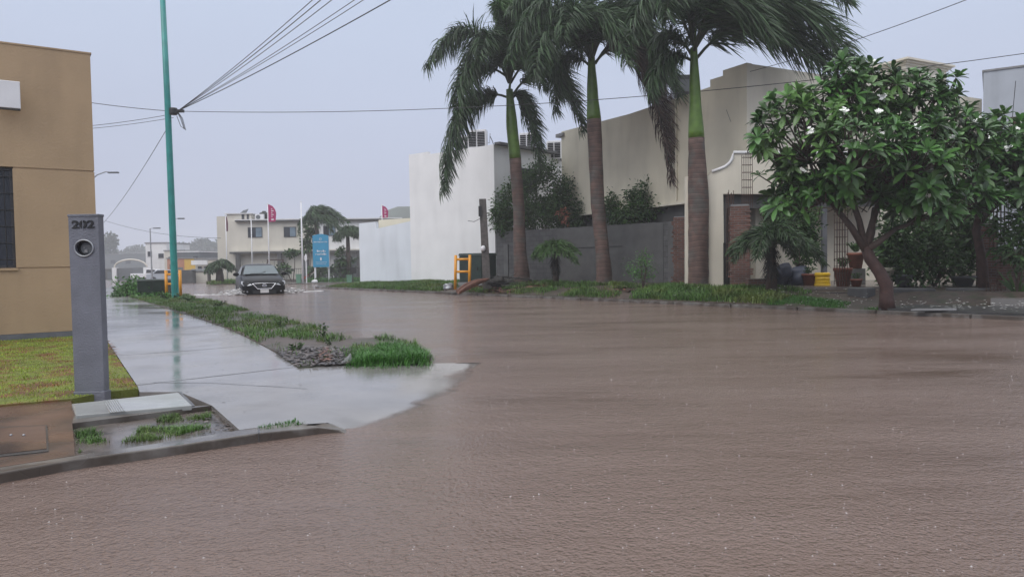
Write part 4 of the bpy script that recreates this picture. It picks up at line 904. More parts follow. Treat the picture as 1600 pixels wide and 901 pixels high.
# local x along the side wall (away), local -y to the right/back (front face)
Lf = 14.0
mb = MB(); mb.vprism([(0, 3.6), (tl, 3.6), (tl, 7.75), (tl * .55, 7.62), (1.8, 7.72), (1.8, 7.98), (1.15, 7.98), (1.15, zT + .02), (0, zT + .02)], -.25, .0)
mb.b2(0, .25, -Lf, -.252, 4.6, zT); mb.b2(tl - .25, tl, -Lf, -.252, 3.6, 7.6); mb.b2(.26, tl - .26, -Lf, -Lf + .25, 3.6, 7.6); mb.build('upper_wall', 'cream', CHs)
mb = MB(); mb.b2(-.004, .0, -Lf, -.001, 4.6, zT); mb.build('front_wall', 'cream_light', CHs)  # thin skin in lighter cream: the front's stronger light put into the colour
mb = MB(); mb.b2(.3, tl, -.6, -.3, .2, 3.598); mb.build('lower_wall', 'stucco_grey', CHs); mb = MB(); mb.b2(0, tl + .0, -.28, .06, 3.52, 3.6); mb.build('floor_band', 'cream_light', CHs)
MB().b2(.26, tl - .26, -Lf + .3, -.26, 6.9, 7.1).build('roof', 'concrete_grey', CHs)
mb = MB(); mb.b2(tl - .3, tl + .35, -1.5, .12, 7.5, 7.66); mb.build('corner_ledge', 'concrete_grey', CHs)
mb = MB(); mb.b2(0, .25, -Lf, -.4, .2, 4.6); ground_w = mb.build('ground_floor_wall', 'cream_light', CHs)
TWR = MB(); TWR.b2(.1, 2.6, -11.6, -8.9, zT + .002, 9.1); tw = TWR.build('stair_tower', 'cream_light', CHs)
mb = MB()
for k, (o_, z_) in enumerate(((.06, 9.1), (.14, 9.18), (.24, 9.26))): mb.b2(.1 - o_, 2.6 + o_, -11.6 - o_, -8.9 + o_, z_ + .002, z_ + .082)
mb.build('cornice', 'cream_light', tw)
MB().tube([(-.05, -3, 7.6), (-.05, -2.4, 6.6)], .02, 5).build('drain_pipe', 'dark_metal', CHs)
t = thing('roof_cooler', 'dark cooler unit on the cream roof beside the right palm crown', 'cooler', At(1067, 150, 32)); MB().b2(-.45, .45, -.4, .4, -.6, .8).build('casing', 'window_frame', t); MB().b2(-.3, .3, -.42, -.402, .1, .6).build('vent', 'far_grey', t)
crk = MB(); p0 = [(.004, -.0, 0)]
zc_ = At(1144, 182, 26.8).z; xs_ = (W(1144, 26.8, 0) - Vector((c1.x, c1.y, 0))).length
crk.tube([(xs_ + .12, .004, zc_ + .25), (xs_ + .03, .004, zc_ + .05), (xs_, .004, zc_ - .02), (xs_ - .1, .004, zc_ - .22)], .009, 4); crk.build('crack', 'concrete_dark', CHs)
MB().tube([(tl * .30, .05, 3.7), (tl * .30, .05, 7.6)], .035, 8).build('down_pipe', 'cream', CHs)
# right grey-blue building
RB = thing('blue_grey_building', 'pale blue grey building at the right edge', 'building', W(1534, 28.6, 0), R(-33))
mb = MB(); mb.b2(0, 9, 0, 9, .2, 8.35); mb.build('wall', 'blue_grey', RB); mb = MB(); mb.b2(-.04, 9.04, -.04, 9.04, 8.352, 8.42); mb.build('parapet', 'concrete_grey', RB)
p = At(1588, 205, 26.6); SH = thing('rusty_shutter', 'dark rusty metal panel on the right building', 'panel', W(1586, 27.2, 0), R(-22)); z0 = At(1588, 228, 27.2).z; z1_ = At(1588, 183, 27.2).z
MB().b2(-.25, .22, -.1, 0, z0, z1_).build('sheet', 'rust_panel', SH); MB().b2(.23, .30, -.14, 0, z0 - .3, z1_ + .05).build('white_edge', 'white_paint', SH); MB().tube([(-.15, -.05, z1_ - .1), (-.05, -.05, z1_ + 1.3)], .012, 5).build('rod', 'dark_metal', SH)
MB().b2(-.2, .3, -.08, 0, .3, z0 - .002).build('support_wall', 'blue_grey', SH)
# carport with scalloped parapet
YC = 25.2
def xz(px, py, Y=YC): q = At(px, py, Y); return (q.x, q.z)
CP = thing('carport_front', 'cream carport front wall with curved scalloped shoulder', 'wall', (0, YC, 0))
zl = .3
pl = [(xz(1072, 440)[0], zl), (xz(1132, 440)[0], zl), xz(1130, 303), xz(1420, 303), xz(1420, 240), xz(1146, 238)] + [xz(*q) for q in ((1144, 247), (1140, 254), (1133, 259), (1124, 263), (1112, 267), (1108, 274), (1072, 276))]
MB().vprism(pl, 0, .22).build('wall', 'cream_light', CP)
mb = MB(); mb.tube([Vector((xz(*q)[0], -.02, xz(*q)[1])) for q in ((1420, 240), (1146, 238), (1144, 247), (1140, 254), (1133, 260), (1124, 264), (1112, 268))], .05, 6); mb.build('trim', 'white_wall', CP, smooth=True)
x0, x1 = xz(1132, 300)[0], xz(1420, 300)[0]
zb = xz(1200, 303)[1]
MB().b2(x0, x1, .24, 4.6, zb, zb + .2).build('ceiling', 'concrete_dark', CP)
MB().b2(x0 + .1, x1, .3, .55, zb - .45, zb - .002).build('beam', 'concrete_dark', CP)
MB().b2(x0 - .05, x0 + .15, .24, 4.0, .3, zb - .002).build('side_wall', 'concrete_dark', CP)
px_ = W(1287, 25.6, .5); mb = MB(); mb.b2(px_.x - .08, px_.x + .08, .3, .46, .4, zb - .5); mb.build('steel_column', 'plinth', CP)
# interior walls
IW = thing('garage_wall', 'cream inner wall behind the yellow bucket', 'wall', (0, 27.2, 0))
xa, xb_ = W(1246, 27.2).x, W(1375, 27.2).x; MB().b2(xa, xb_, 0, .2, .4, zb - .05).build('wall', 'cream_light', IW); MB().b2(xa - 1.6, xa - .01, .3, .5, .4, zb - .05).build('dark_panel', 'far_grey', IW)  # the dark panel stands for the shade deep inside the carport opening
# terrace slab and planter kerbs
mb = MB(); tpts = [W(1212, 22.2, .5), W(1560, 20.6, .5), W(1640, 22, .5), W(1640, 28, .5), W(1140, 28, .5), W(1178, 23.5, .5)]; mb.prism(tpts, .1, .50); struct(mb.build('terrace', 'terrace'))
def kb(pxa, pxb, Y, z, label):
    a, b = W(pxa, Y, z), W(pxb, Y - .5, z); d = b - a; t = MB().b2(0, d.length, -.2, .2, -.32, 0).build('stone_block', 'concrete_dark', bevel=.03); t.location = a; t.rotation_euler = (0, 0, math.atan2(d.y, d.x)); tag(t, label, 'block', 'dark blocks edging the terrace')
kb(1330, 1362, 20.6, .52, 'short dark stone block left of the frangipani trunk'); kb(1395, 1462, 20.2, .50, 'long dark stone block right of the frangipani trunk'); kb(1478, 1556, 19.8, .50, 'long dark stone block before the right rebar cage')
mb = MB(); mb.prism([W(1212, 21.6, .3), W(1550, 19.3, .3), W(1556, 20.3, .3), W(1212, 22.4, .3)], .0, .37); struct(mb.build('terrace_step', 'wetdark'))
mb = MB(); mb.prism([W(1548, 17.6, .3), W(1700, 16.2, .3), W(1720, 19, .3), W(1560, 19.2, .3)], -.1, .34); struct(mb.build('concrete_ramp', 'wet_concrete'))
mb = MB(); mb.prism([ST(-6, .16), ST(-16, .16), ST(-16, 2.6), ST(-6.2, 2.6)], -.1, .165); struct(mb.build('wet_driveway', 'wetdark'))
# brick pillars and rebar cages
def pillar(label, px, Y, wpx, ytop, zb_=.3):
    base = W(px, Y, zb_); t = thing('brick_pillar', label, 'pillar', base, R(-12), 'rough brick pillars'); w_ = wpx * Y / F; h = At(px, ytop, Y).z - zb_
    mb = MB(); nr = int(h / .075)
    mb.b2(-w_ / 2, w_ / 2, -.18, .18, -.1, h); mb.build('brickwork', 'brick', t)
    mb = MB()
    for k in range(nr):
        for j in (-1, 1):
            if rnd() < .5: mb.box((j * (w_ / 2 + ru(-.05, .0)), -.17 + ru(-.01, .01), .04 + k * .075), (ru(.1, .22), .05, .06))
    mb.build('loose_bricks', 'brick', t)
    mb = MB(); mb.box((0, 0, h + .02), (w_ * .9, .3, .05)); mb.build('cap', 'concrete_grey', t)
def cage(label, px, Y, wpx, y0, ytop, n=4, nz_=12, lean=0):
    base = W(px, Y, .4); zb_ = At(px, y0, Y).z; t = thing('rebar_cage', label, 'rebar', Vector((base.x, Y, zb_)), R(10), 'rusty rebar cages'); w_ = wpx * Y / F; h = At(px, ytop, Y).z - zb_
    mb = MB()
    for k in range(n):
        x = -w_ / 2 + w_ * k / (n - 1)
        for y_ in (-.07, .07): mb.tube([(x, y_, -.05), (x + lean * h, y_, h + ru(-.25, .05))], .011, 5)
    mb.build('bars', 'rebar', t); mb = MB()
    pt = []
    for k in range(nz_):
        z = h * (k + .5) / nz_ * .93; x_ = lean * z; pt += [(-w_ / 2 + x_, -.075, z), (w_ / 2 + x_, -.075, z), (w_ / 2 + x_, .075, z), (-w_ / 2 + x_, .075, z), (-w_ / 2 + x_, -.076, z + .01)]
    mb.tube(pt, .008, 5)
    mb.build('ties', 'rebar', t)
pillar('brick pillar at the right end of the grey wall, partly behind the right palm', 1067, 27.4, 28, 340)
pillar('brick pillar under the curved cream wall, right of the right palm', 1156, 24.3, 29, 322)
pillar('brick pillar left of the smaller frangipani', 1541, 21.0, 22, 352, .45); pillar('lower brick pillar near the right edge', 1580, 20.0, 34, 392, .45)
cage('thin rebar cage left of the brick pillar under the curved wall', 1141, 24.6, 9, 430, 293, 3, 14); cage('tall rebar cage standing on the brick pillar', 1168, 24.3, 14, 322, 234, 3, 7)
cage('dense tall rebar cage beside the brown flowerpots', 1314, 21.6, 18, 444, 322, 5, 10); cage('rebar cage above the right brick pillars', 1560, 20.4, 26, 395, 295, 5, 8); cage('short rebar stump at the kerb near the right edge', 1556, 18.9, 26, 458, 434, 5, 2)
MB_ = MB().b2(-.45, .45, -.02, .02, -.05, 1.55).build('gap_shade', 'black'); tag(MB_, 'black board standing in for the shade of the gap between cream wall and brick pillar', 'board', loc=W(1138, 24.75, .35)); MB_.scale = (.35, 1, 1)  # black board set in the gap as painted shade
# yellow bucket
bk = W(1285, 22.9, .5); BK = thing('bucket', 'bright yellow upturned plastic bucket on the terrace', 'bucket', bk)
MB().lathe((0, 0, 0), [(.245, 0), (.25, .02), (.235, .03), (.225, .1), (.232, .11), (.222, .12), (.218, .2), (.226, .21), (.215, .22), (.21, .29)], 24).build('body', 'bucket_yellow', BK, smooth=True)
MB().lathe((0, 0, .292), [(.225, 0), (.23, .015), (.228, .08), (.21, .1), (.20, .105)], 24).build('rim', 'bucket_yellow', BK, smooth=True)
def pot(label, px, Y, r_, h, plant=None, mt='terracotta', z=.5, n=120):
    t = thing('flowerpot', label, 'flowerpot', W(px, Y, z), 0, 'flowerpots on the terrace')
    MB().lathe((0, 0, 0), [(r_ * .68, 0), (r_ * .95, h * .82), (r_ * 1.05, h * .83), (r_ * 1.05, h), (r_ * .9, h), (r_ * .88, h * .9)], 18).build('pot', mt, t, smooth=True)
    if plant:
        mb = MB()
        for k in range(n): a = ru(0, 6.3); d = Vector((math.cos(a) * ru(.1, .9), math.sin(a) * ru(.1, .9), 1)).normalized(); p = Vector((ru(-.06, .06), ru(-.06, .06), h)) + d * plant * rnd() * .8; leafquad(mb, p, (d + Vector((ru(-.7, .7), ru(-.7, .7), 0))).normalized(), plant * .35, .4)
        mb.build('plant', 'shrub_leaf', t, fix=False)
pot('terracotta pot left of the yellow bucket', 1264, 23.2, .22, .36, .25); pot('tall reddish pot behind the rebar cage', 1317, 22.0, .26, .55, .35, z=.5); pot('small terracotta pot right of the rebar cage', 1338, 21.6, .17, .22, .2)
pot('orange pot raised on the terrace behind the frangipani trunk', 1337, 23.5, .26, .50, .4, z=1.0); pot('pale stone urn right of the leaning trunk', 1386, 21.4, .2, .55, None, 'cream'); pot('dark pot under the hedge', 1412, 21.2, .26, .34, .3, 'far_grey'); pot('dark bowl pot before the right brick pillar', 1505, 20.9, .32, .28, .3, 'far_grey')
o = MB().b2(-.25, .25, -.15, .15, 0, .5).build('plant_stand', 'concrete_dark', bevel=.02); tag(o, 'dark block under the orange pot', 'stand', loc=W(1337, 23.5, .5))
mb = MB()
for k in range(7): mb.blob((ru(-.5, .5), ru(-.2, .2), ru(.1, .5)), (ru(.25, .4), .25, ru(.15, .28)), 9, 6, .5, k * 3)
o = mb.build('covered_heap', 'blue_tarp', smooth=True); tag(o, 'dark blue tarpaulin heap behind the squat palm', 'heap', loc=W(1235, 23.6, .45))
mb = MB(); mb.box((0, 0, .2), (.75, .3, .36)); o = mb.build('brick_stack', 'brick'); tag(o, 'low stack of bricks at the foot of the brick pillar', 'bricks', loc=W(1186, 23.2, .35))
mb = MB()
for k in range(16): a = ru(0, 6.28); mb.add([(0, 0, 0), (math.cos(a) * .2 + .02, math.sin(a) * .2, .35), (math.cos(a) * .45, math.sin(a) * .45, ru(.35, .8)), (math.cos(a) * .2 - .03, math.sin(a) * .2, .33)], [(0, 1, 2), (0, 2, 3)], rnd())
tag(mb.build('spiky_plant', 'shrub_leaf', fix=False), 'spiky leaved plant at the right edge by the low pillar', 'plant', loc=W(1590, 18.5, .3))
mb = MB(); mb.prism([(-.55, -.1), (.4, -.2), (.55, .05), (-.3, .12)], 0, .03); tag(mb.build('paper_scrap', 'concrete_grey'), 'flat pale scrap lying at the kerb under the frangipani', 'scrap', loc=W(1458, 16.4, .17))
mb = MB()
for k in range(9): mb.box((ru(-.6, .6), ru(-.1, .1), .02), (ru(.1, .35), ru(.04, .1), .03), ru(-.5, .5))
tag(mb.build('dry_husks', 'cream'), 'pale dry husks on the wet driveway near the stone blocks', 'debris', loc=W(1515, 18.6, .2))

# weeds on the left verge
def weed(label, px, py, h, n, s, mt='bright_leaf', wd=.15):
    b = G(px, py, .1); T = thing('weed', label, 'weed', b, 0, 'weeds on the left verge'); mb = MB(); st = MB()
    for k in range(max(2, n // 14)):
        e_ = Vector((ru(-wd, wd), ru(-wd, wd), h * ru(.6, 1))); st.tube([(0, 0, -.02), e_ * .5 + Vector((ru(-.03, .03), 0, 0)), e_], [.008, .006, .003], 5)
        for j in range(14): t = ru(.3, 1); d = Vector((ru(-1, 1), ru(-1, 1), ru(-.2, .7))).normalized(); leafquad(mb, e_ * t, d, s * ru(.6, 1.2), .5)
    mb.build('leaves', mt, T, fix=False); st.build('stem', 'rachis', T)
weed('leafy weed near the middle of the verge', 440, 512, .22, 42, .07, 'shrub_leaf', .14); weed('tallest dark weed close to the verge corner', 503, 532, .30, 56, .07, 'shrub_leaf', .10); weed('small weed right at the tall grass edge', 514, 540, .15, 28, .06, 'shrub_leaf', .08)
weed('weed with round leaves in the verge by the car side', 335, 484, .3, 56, .1, 'shrub_leaf', .3)
weed('low leafy weed in the dead leaves of the verge', 465, 548, .12, 56, .06, 'shrub_leaf', .25); weed('spreading weed before the teal pole', 262, 470, .35, 110, .12, 'shrub_leaf', .5); weed('spreading weed right of the teal pole', 300, 473, .3, 80, .12, 'shrub_leaf', .4)
shrub('roadside_bush', 'leafy bush left of the green utility box', W(197, 33, .1), [PX(190, 452, 33, 16, 12), PX(205, 446, 33.5, 16, 10), PX(215, 453, 33, 14, 10)], 1100, .17, 'bright_leaf', 8)
shrub('roadside_bush', 'low creeping bush in front of the green utility box', W(245, 30.9, .1), [PX(235, 466, 30.9, 30, 4), PX(258, 464, 30.8, 10, 5)], 350, .13, 'bright_leaf', 5)

# ------------------------------------------------------------------ the car
def car(locn, rz):
    T = thing('car', 'black sedan driving through the flood towards the camera', 'car', locn, rz)
    # local: front at -y, x across; half width profile stations: y, [(x,z)...] lower to upper
    st = []
    # y, hw_bottom, z_bottom, hw_mid, z_mid(shoulder), hw_top(deck), z_top
    S_ = [(-2.30, .45, .28, .55, .52, .42, .60), (-2.26, .66, .22, .74, .50, .60, .68), (-2.12, .80, .18, .84, .55, .70, .76), (-1.90, .85, .17, .88, .64, .74, .84), (-1.45, .86, .17, .89, .72, .76, .93), (-1.0, .86, .17, .885, .80, .78, .975),
          (-.8, .86, .17, .885, .83, .79, .985), (0, .86, .17, .89, .88, .80, 1.0), (1.0, .86, .17, .89, .90, .79, 1.02), (1.6, .85, .17, .88, .90, .74, 1.05), (2.1, .82, .2, .85, .85, .68, 1.04), (2.30, .72, .28, .76, .7, .6, .92), (2.36, .6, .35, .62, .6, .5, .7)]
    vs = []
    for y, hb, zb1, hm, zm, ht, zt1 in S_:
        prof = [(hb * .9, zb1), (hb, zb1 + .06), (hm, (zb1 + zm) * .55), (hm * .99, zm), (hm * .96, zm + (zt1 - zm) * .5), (ht, zt1 - .008), (ht * .5, zt1 + .022)]
        full = prof + [(0, zt1 + .03)] + [(-a, b) for a, b in reversed(prof)]; vs += [(a, y, b) for a, b in full]
    n = 15; mb = MB(); mb.add(vs, [(j * n + i, j * n + i + 1, (j + 1) * n + i + 1, (j + 1) * n + i) for j in range(len(S_) - 1) for i in range(n - 1)] + [tuple(range(n)), tuple(reversed(range((len(S_) - 1) * n, len(S_) * n)))] + [(j * n, (j + 1) * n, (j + 1) * n + n - 1, j * n + n - 1) for j in range(len(S_) - 1)])
    mb.build('body', 'car_black', T, smooth=True)
    # cabin: pillars + roof
    cb = MB(); cs = [(-.98, .78, .76, 1.0), (-.30, .72, .60, 1.40), (.2, .70, .58, 1.475), (.9, .70, .58, 1.46), (1.35, .71, .6, 1.36), (1.95, .70, .62, 1.06)]
    vs = []
    for y, hw0, hw1, z in cs:
        zr = z; vs += [(hw0 if z < 1.1 else .80, y, .98 if z > 1.1 else .95), (hw1 + .03, y, zr - .05), (hw1 * .8, y, zr), (0, y, zr + .02), (-hw1 * .8, y, zr), (-hw1 - .03, y, zr - .05), (-(hw0 if z < 1.1 else .80), y, .98 if z > 1.1 else .95)]
    cb.add(vs, [(j * 7 + i, j * 7 + i + 1, (j + 1) * 7 + i + 1, (j + 1) * 7 + i) for j in range(5) for i in range(6)]); cb.build('cabin', 'car_black', T, smooth=True)
    # windscreen, side glass just proud
    def gl(name, q, m_='car_glass'): mb = MB(); mb.add(q + [(a, b + .01, c - .01) for a, b, c in q], [(0, 1, 2, 3), (7, 6, 5, 4), (0, 4, 5, 1), (1, 5, 6, 2), (2, 6, 7, 3), (3, 7, 4, 0)]); return mb.build(name, m_, T)
    ws = gl('windscreen', [(-.72, -1.02, 1.05), (.72, -1.02, 1.05), (.585, -.40, 1.41), (-.585, -.40, 1.41)])
    MB().tube([(-.45, -1.04, 1.065), (.0, -1.03, 1.075), (.2, -.86, 1.16)], .01, 4).build('wiper', 'black', T)
    for sg in (-1, 1):
        gl('side_window', [(sg * .805, -.62, 1.02), (sg * .805, .3, 1.02), (sg * .66, .3, 1.39), (sg * .68, -.2, 1.36)]); gl('side_window', [(sg * .805, .36, 1.02), (sg * .805, 1.3, 1.04), (sg * .66, 1.0, 1.37), (sg * .66, .36, 1.39)])
        mr = MB().blob((sg * .98, -.62, 1.04), (.125, .07, .085), 12, 8, .05).build('wing_mirror', 'car_black', T, smooth=True)
        # headlight: swept shape along the corner
        def hl(pts, m_, name, dz=0):
            mb = MB(); n_ = len(pts); mb.add([(sg * a, b, c) for a, b, c in pts] + [(sg * a * .97, b + .06, c) for a, b, c in pts], [tuple(range(n_)), tuple(range(2 * n_ - 1, n_ - 1, -1))] + [(i, (i + 1) % n_, n_ + (i + 1) % n_, n_ + i) for i in range(n_)]); return mb.build(name, m_, T)
        hl([(.47, -2.345, .60), (.64, -2.29, .565), (.80, -2.17, .575), (.87, -2.02, .66), (.86, -1.90, .76), (.78, -2.02, .765), (.62, -2.20, .715)], 'lamp_glass', 'headlight')
        mb = MB(); mb.lathe((0, 0, 0), [(.035, 0), (.03, .03)], 12); f_ = mb.build('fog_light', 'galv', T); f_.location = (sg * .66, -2.26, .32); f_.rotation_euler = (R(90), 0, 0)
        for yy in (-1.42, 1.38):
            mb = MB(); mb.lathe((0, 0, -.1), [(.24, 0), (.31, .02), (.315, .18), (.24, .2)], 24); w_ = mb.build('wheel', 'tyre', T, smooth=True); w_.location = (sg * .80, yy, .31); w_.rotation_euler = (0, R(90), 0)
            mb = MB(); mb.lathe((0, 0, -.11), [(.2, 0), (.21, .22)], 16); mb.build('rim', 'galv', w_)
    # grille
    mb = MB(); mb.add([(-.40, -2.335, .625), (.40, -2.335, .625), (.24, -2.36, .45), (-.24, -2.36, .45), (-.4, -2.28, .625), (.4, -2.28, .625), (.24, -2.28, .45), (-.24, -2.28, .45)], [(0, 1, 2, 3), (4, 7, 6, 5), (0, 4, 5, 1), (1, 5, 6, 2), (2, 6, 7, 3), (3, 7, 4, 0)]); gr = mb.build('grille', 'black', T)
    mb = MB(); mb.tube([(-.46, -2.335, .655), (-.43, -2.345, .62), (-.27, -2.372, .43), (.27, -2.372, .43), (.43, -2.345, .62), (.46, -2.335, .655)], .022, 8); mb.tube([(-.45, -2.335, .655), (0, -2.36, .672), (.45, -2.335, .655)], .014, 6); mb.build('chrome_surround', 'chrome', gr, smooth=True)
    mb = MB(); mb.tube([(.075 * math.cos(k * .524), -2.385, .565 + .06 * math.sin(k * .524)) for k in range(13)], .011, 6); mb.b2(-.09, .09, -2.398, -2.38, .55, .58); mb.build('emblem', 'chrome', gr)
    MB().b2(-.165, .165, -2.405, -2.39, .265, .40).build('license_plate', 'plate', T)
    MB().b2(-.45, .45, -2.325, -2.29, .22, .36).build('lower_intake', 'black', T)
    MB().tube([(.3, 1.2, 1.44), (.3, 1.5, 1.62)], .006, 4).build('antenna', 'black', T)
    MB().tube([(-.83, .33, .3), (-.885, .33, .7), (-.86, .33, .96)], .004, 4).build('door_seam', 'black', T)
    return T
cl = G(410, 461, 0.0); cpos = Vector((cl.x - .85, cl.y + 2.1, -.17))
CAR = car(cpos, R(24)); CAR.scale = (1.13, 1.06, 1.10)
Rm = Matrix.Rotation(R(24), 3, 'Z')
mb = MB()
for k in range(430):
    sg = -1 if rnd() < .72 else 1; base_ = Rm @ Vector((sg * ru(.85, 1.1 + .9 * rnd()), ru(-2.6, .6), 0)) + Vector((cpos.x, cpos.y, 0)); r_ = ru(.012, .05)
    mb.blob(base_ + Vector((0, 0, WZ + abs(random.gauss(0, .09)))), (r_ * 2.4, r_ * 1.2, r_ * .6), 6, 4, .6, k)
for k in range(60):
    x_ = ru(-3.4, 3.0); base_ = Rm @ Vector((x_, ru(-2.2, -1.2) + abs(x_) * .5, 0)) + Vector((cpos.x, cpos.y, 0)); mb.blob(base_ + Vector((0, 0, WZ)), (ru(.06, .25), .04, .02), 6, 4, .4, k)
tag(mb.build('wheel_spray', 'foam', fix=False, smooth=True), 'white splash of water around the wheels of the black sedan', 'splash', kind='stuff')

# ------------------------------------------------------------------ mid-distance: park, cream terrace house
def gy(Y): return gz(Y)
YH = 74; zb = gy(YH)
PK = [W(330, 58, 0), W(415, 62, 0), W(462, 57.5, 0), W(566, 56, 0), W(700, 60, 0), W(700, 76, 0), W(330, 76, 0)]
mb = MB(); mb.prism(PK, -1, gy(60) + .10); struct(mb.build('park_ground', 'soil'))
mb = MB(); mb.prism([W(445, 56.3, 0), W(700, 54.5, 0), W(700, 58.5, 0), W(445, 59.5, 0)], -1, gy(60) + .12); struct(mb.build('park_path', 'wet_kerb'))
grass('park_grass', 'bright lawn of the park behind the railings', [W(480, 59.6, 0), W(700, 58.6, 0), W(700, 66, 0), W(480, 66, 0)], 7000, .35, gy(60) + .1, 'tall_grass', .03, .7, .5, .6, -.5)
grass('roadside_turf', 'grass at the foot of the small fan palm', [W(322, 58.2, 0), W(415, 61.8, 0), W(412, 67, 0), W(330, 66, 0)], 3500, .3, gy(60) + .1, 'grass', .03, .7, .5, .6, -.5)
o0 = W(357, YH, zb); o0.z = 0
LH = thing('cream_terrace_house', 'long cream two storey terrace house behind the park', 'house', (o0.x, YH, 0), R(4))
k_ = YH / F; Ltot = (566 - 357) * k_ + 4; zr = At(450, 343, YH).z
zlow = At(450, 392, YH).z
mb = MB(); mb.b2(0, Ltot * .50, 0, .2, zb - .3, zr); mb.b2(0, .2, .2, 8, zb - .3, zr + .15); mb.b2(-.0, Ltot * .5, 7.8, 8, zb, zr); mb.build('facade', 'far_cream', LH)
mb = MB(); mb.b2(Ltot * .50 + .002, Ltot, 0, .2, zb - .3, zr - .05); mb.build('right_facade', 'far_white', LH)
mb = MB(); mb.b2(-1.1, -.002, .4, 8, zb - .3, zr + .45); mb.build('side_block', 'far_cream', LH)
mb = MB(); mb.b2(0, 2.4, .1, 3, zr + .002, zr + .62); mb.build('roof_room', 'far_cream', LH); mb = MB(); mb.b2(-.2, 2.5, -.05, 3.2, zr + .64, zr + .72); mb.build('roof_room_cap', 'far_white', LH)
mb = MB()
for a_, b_ in ((1.45, 1.7), (1.95, 2.15), (2.4 + .002, 2.402)): mb.b2(a_, b_, .06, .098, zr + .05, zr + .6)
mb.build('roof_opening', 'window_frame', LH)
mb = MB(); mb.b2(.9, Ltot, -.35, 0, zr - .16, zr - .02); mb.build('cornice', 'stucco_grey', LH); mb = MB(); mb.b2(.9, Ltot, -.4, -.05, zr - .018, zr + .08); mb.build('cornice_cap', 'far_white', LH)
mb = MB(); mb.b2(.4, Ltot * .98, -.7, -.002, zlow - .1, zlow + .1); mb.build('canopy', 'far_cream', LH)
mb = MB(); mb.b2(.4, Ltot * .98, -.74, -.702, zlow - .22, zlow - .02); mb.build('canopy_edge', 'stucco_grey', LH)
mb = MB()
for px in (375, 438.5, 505, 560):
    x_ = (px - 357) * k_; MB().b2(x_ - .2, x_ + .2, -.68, -.35, zb, zlow - .102).build('canopy_column', 'stucco_grey', LH)
for px0, px1, py0, py1, pn in ((389, 411, 354, 370, .55), (444, 463, 354, 370, .5), (505, 524, 353, 369, .45)):
    x0, x1 = (px0 - 357) * k_, (px1 - 357) * k_; z1_, z0_ = At(450, py0, YH).z, At(450, py1, YH).z
    w_ = MB().b2(x0, x1, -.03, -.004, z0_, z1_).build('window', 'glass_dark', LH)
    MB().b2(x0 + (x1 - x0) * pn, x1 - .06, -.045, -.032, z0_ + .06, z1_ - .06).build('pane', 'glass_blue', w_)
    mb = MB(); mb.b2(x0, x0 + .05, -.06, -.032, z0_, z1_); mb.b2(x1 - .05, x1, -.06, -.032, z0_, z1_); mb.b2(x0 + .05, x1 - .05, -.06, -.047, z1_ - .05, z1_); mb.b2(x0 + .05, x1 - .05, -.06, -.047, z0_, z0_ + .05); mb.build('frame', 'window_frame', w_)
for px0, px1 in ((470, 482), (520, 540), (545, 560)):
    x0, x1 = (px0 - 357) * k_, (px1 - 357) * k_; MB().b2(x0, x1, -.03, -.004, zb, zlow - .9).build('door', 'far_grey', LH)
def roofthing(px, Y=75): q = W(px, Y, zr); return Vector((q.x, Y, zr + .02))
t = thing('water_tank', 'black rooftop water tank on the cream terrace house', 'water tank', roofthing(413, 75.5)); MB().lathe((0, 0, 0), [(.5, 0), (.52, .6), (.42, .8), (.2, .86), (.2, .95), (.15, .97)], 16).build('tank', 'black', t, smooth=True); MB().b2(-.5, .5, -.5, .5, -.02, .0).build('base', 'concrete_grey', t)
t = thing('air_conditioner', 'round fan air conditioner before the black roof tank', 'air conditioner', roofthing(406, 74.6), 0, 'rooftop air conditioners'); MB().b2(-.42, .42, -.18, .18, 0, .6).build('casing', 'white_paint', t); m_ = MB().lathe((0, 0, 0), [(.22, 0), (.22, .01)], 16).build('fan', 'far_grey', t); m_.location = (-.1, -.2, .3); m_.rotation_euler = (R(90), 0, 0)
t = thing('solar_panel', 'small tilted solar panel on the far roof', 'solar panel', roofthing(381, 75) + Vector((0, 0, .7))); MB().add([(-.45, 0, .0), (.25, 0, .0), (.45, .2, .5), (-.1, .2, .35)], [(0, 1, 2, 3)]).build('panel', 'far_grey', t); MB().tube([(0, .1, 0), (.2, .2, .4)], .03, 5).build('strut', 'galv', t)
# park furniture
YP = 64; zp = gy(60) + .1
SWg = thing('swing_frame', 'dark A frame playground swing in the park', 'swing', W(425, 66, zp))
mb = MB(); 
for x_ in (-.3, 1.0):
    mb.tube([(x_ - .6, 0, 0), (x_, 0, 1.9)], .05, 5); mb.tube([(x_ + .55, .5, 0), (x_, 0, 1.9)], .05, 5)
mb.tube([(-.4, 0, 1.9), (1.1, 0, 1.9)], .05, 5); mb.build('frame', 'bark_red', SWg); MB().b2(.2, .6, -.15, .15, .5, .55).build('seat', 'black', SWg); mb = MB(); mb.tube([(.25, 0, .55), (.25, 0, 1.9)], .015, 4); mb.tube([(.55, 0, .55), (.55, 0, 1.9)], .015, 4); mb.build('chain', 'dark_metal', SWg)
SL = thing('slide', 'red playground slide behind the blue sign', 'slide', W(485, 65, zp)); mb = MB(); mb.add([(-.6, -.2, .25), (.5, -.2, 1.15), (.5, .2, 1.15), (-.6, .2, .25), (-.6, -.2, .1), (.5, -.2, 1.0), (.5, .2, 1.0), (-.6, .2, .1)], [(0, 1, 2, 3), (0, 1, 5, 4), (3, 2, 6, 7), (4, 5, 6, 7)]); mb.build('chute', 'slide_red', SL); mb = MB(); mb.tube([(.5, -.2, 0), (.5, -.2, 1.6)], .04, 5); mb.tube([(.5, .2, 0), (.5, .2, 1.6)], .04, 5); mb.build('ladder', 'dark_metal', SL)
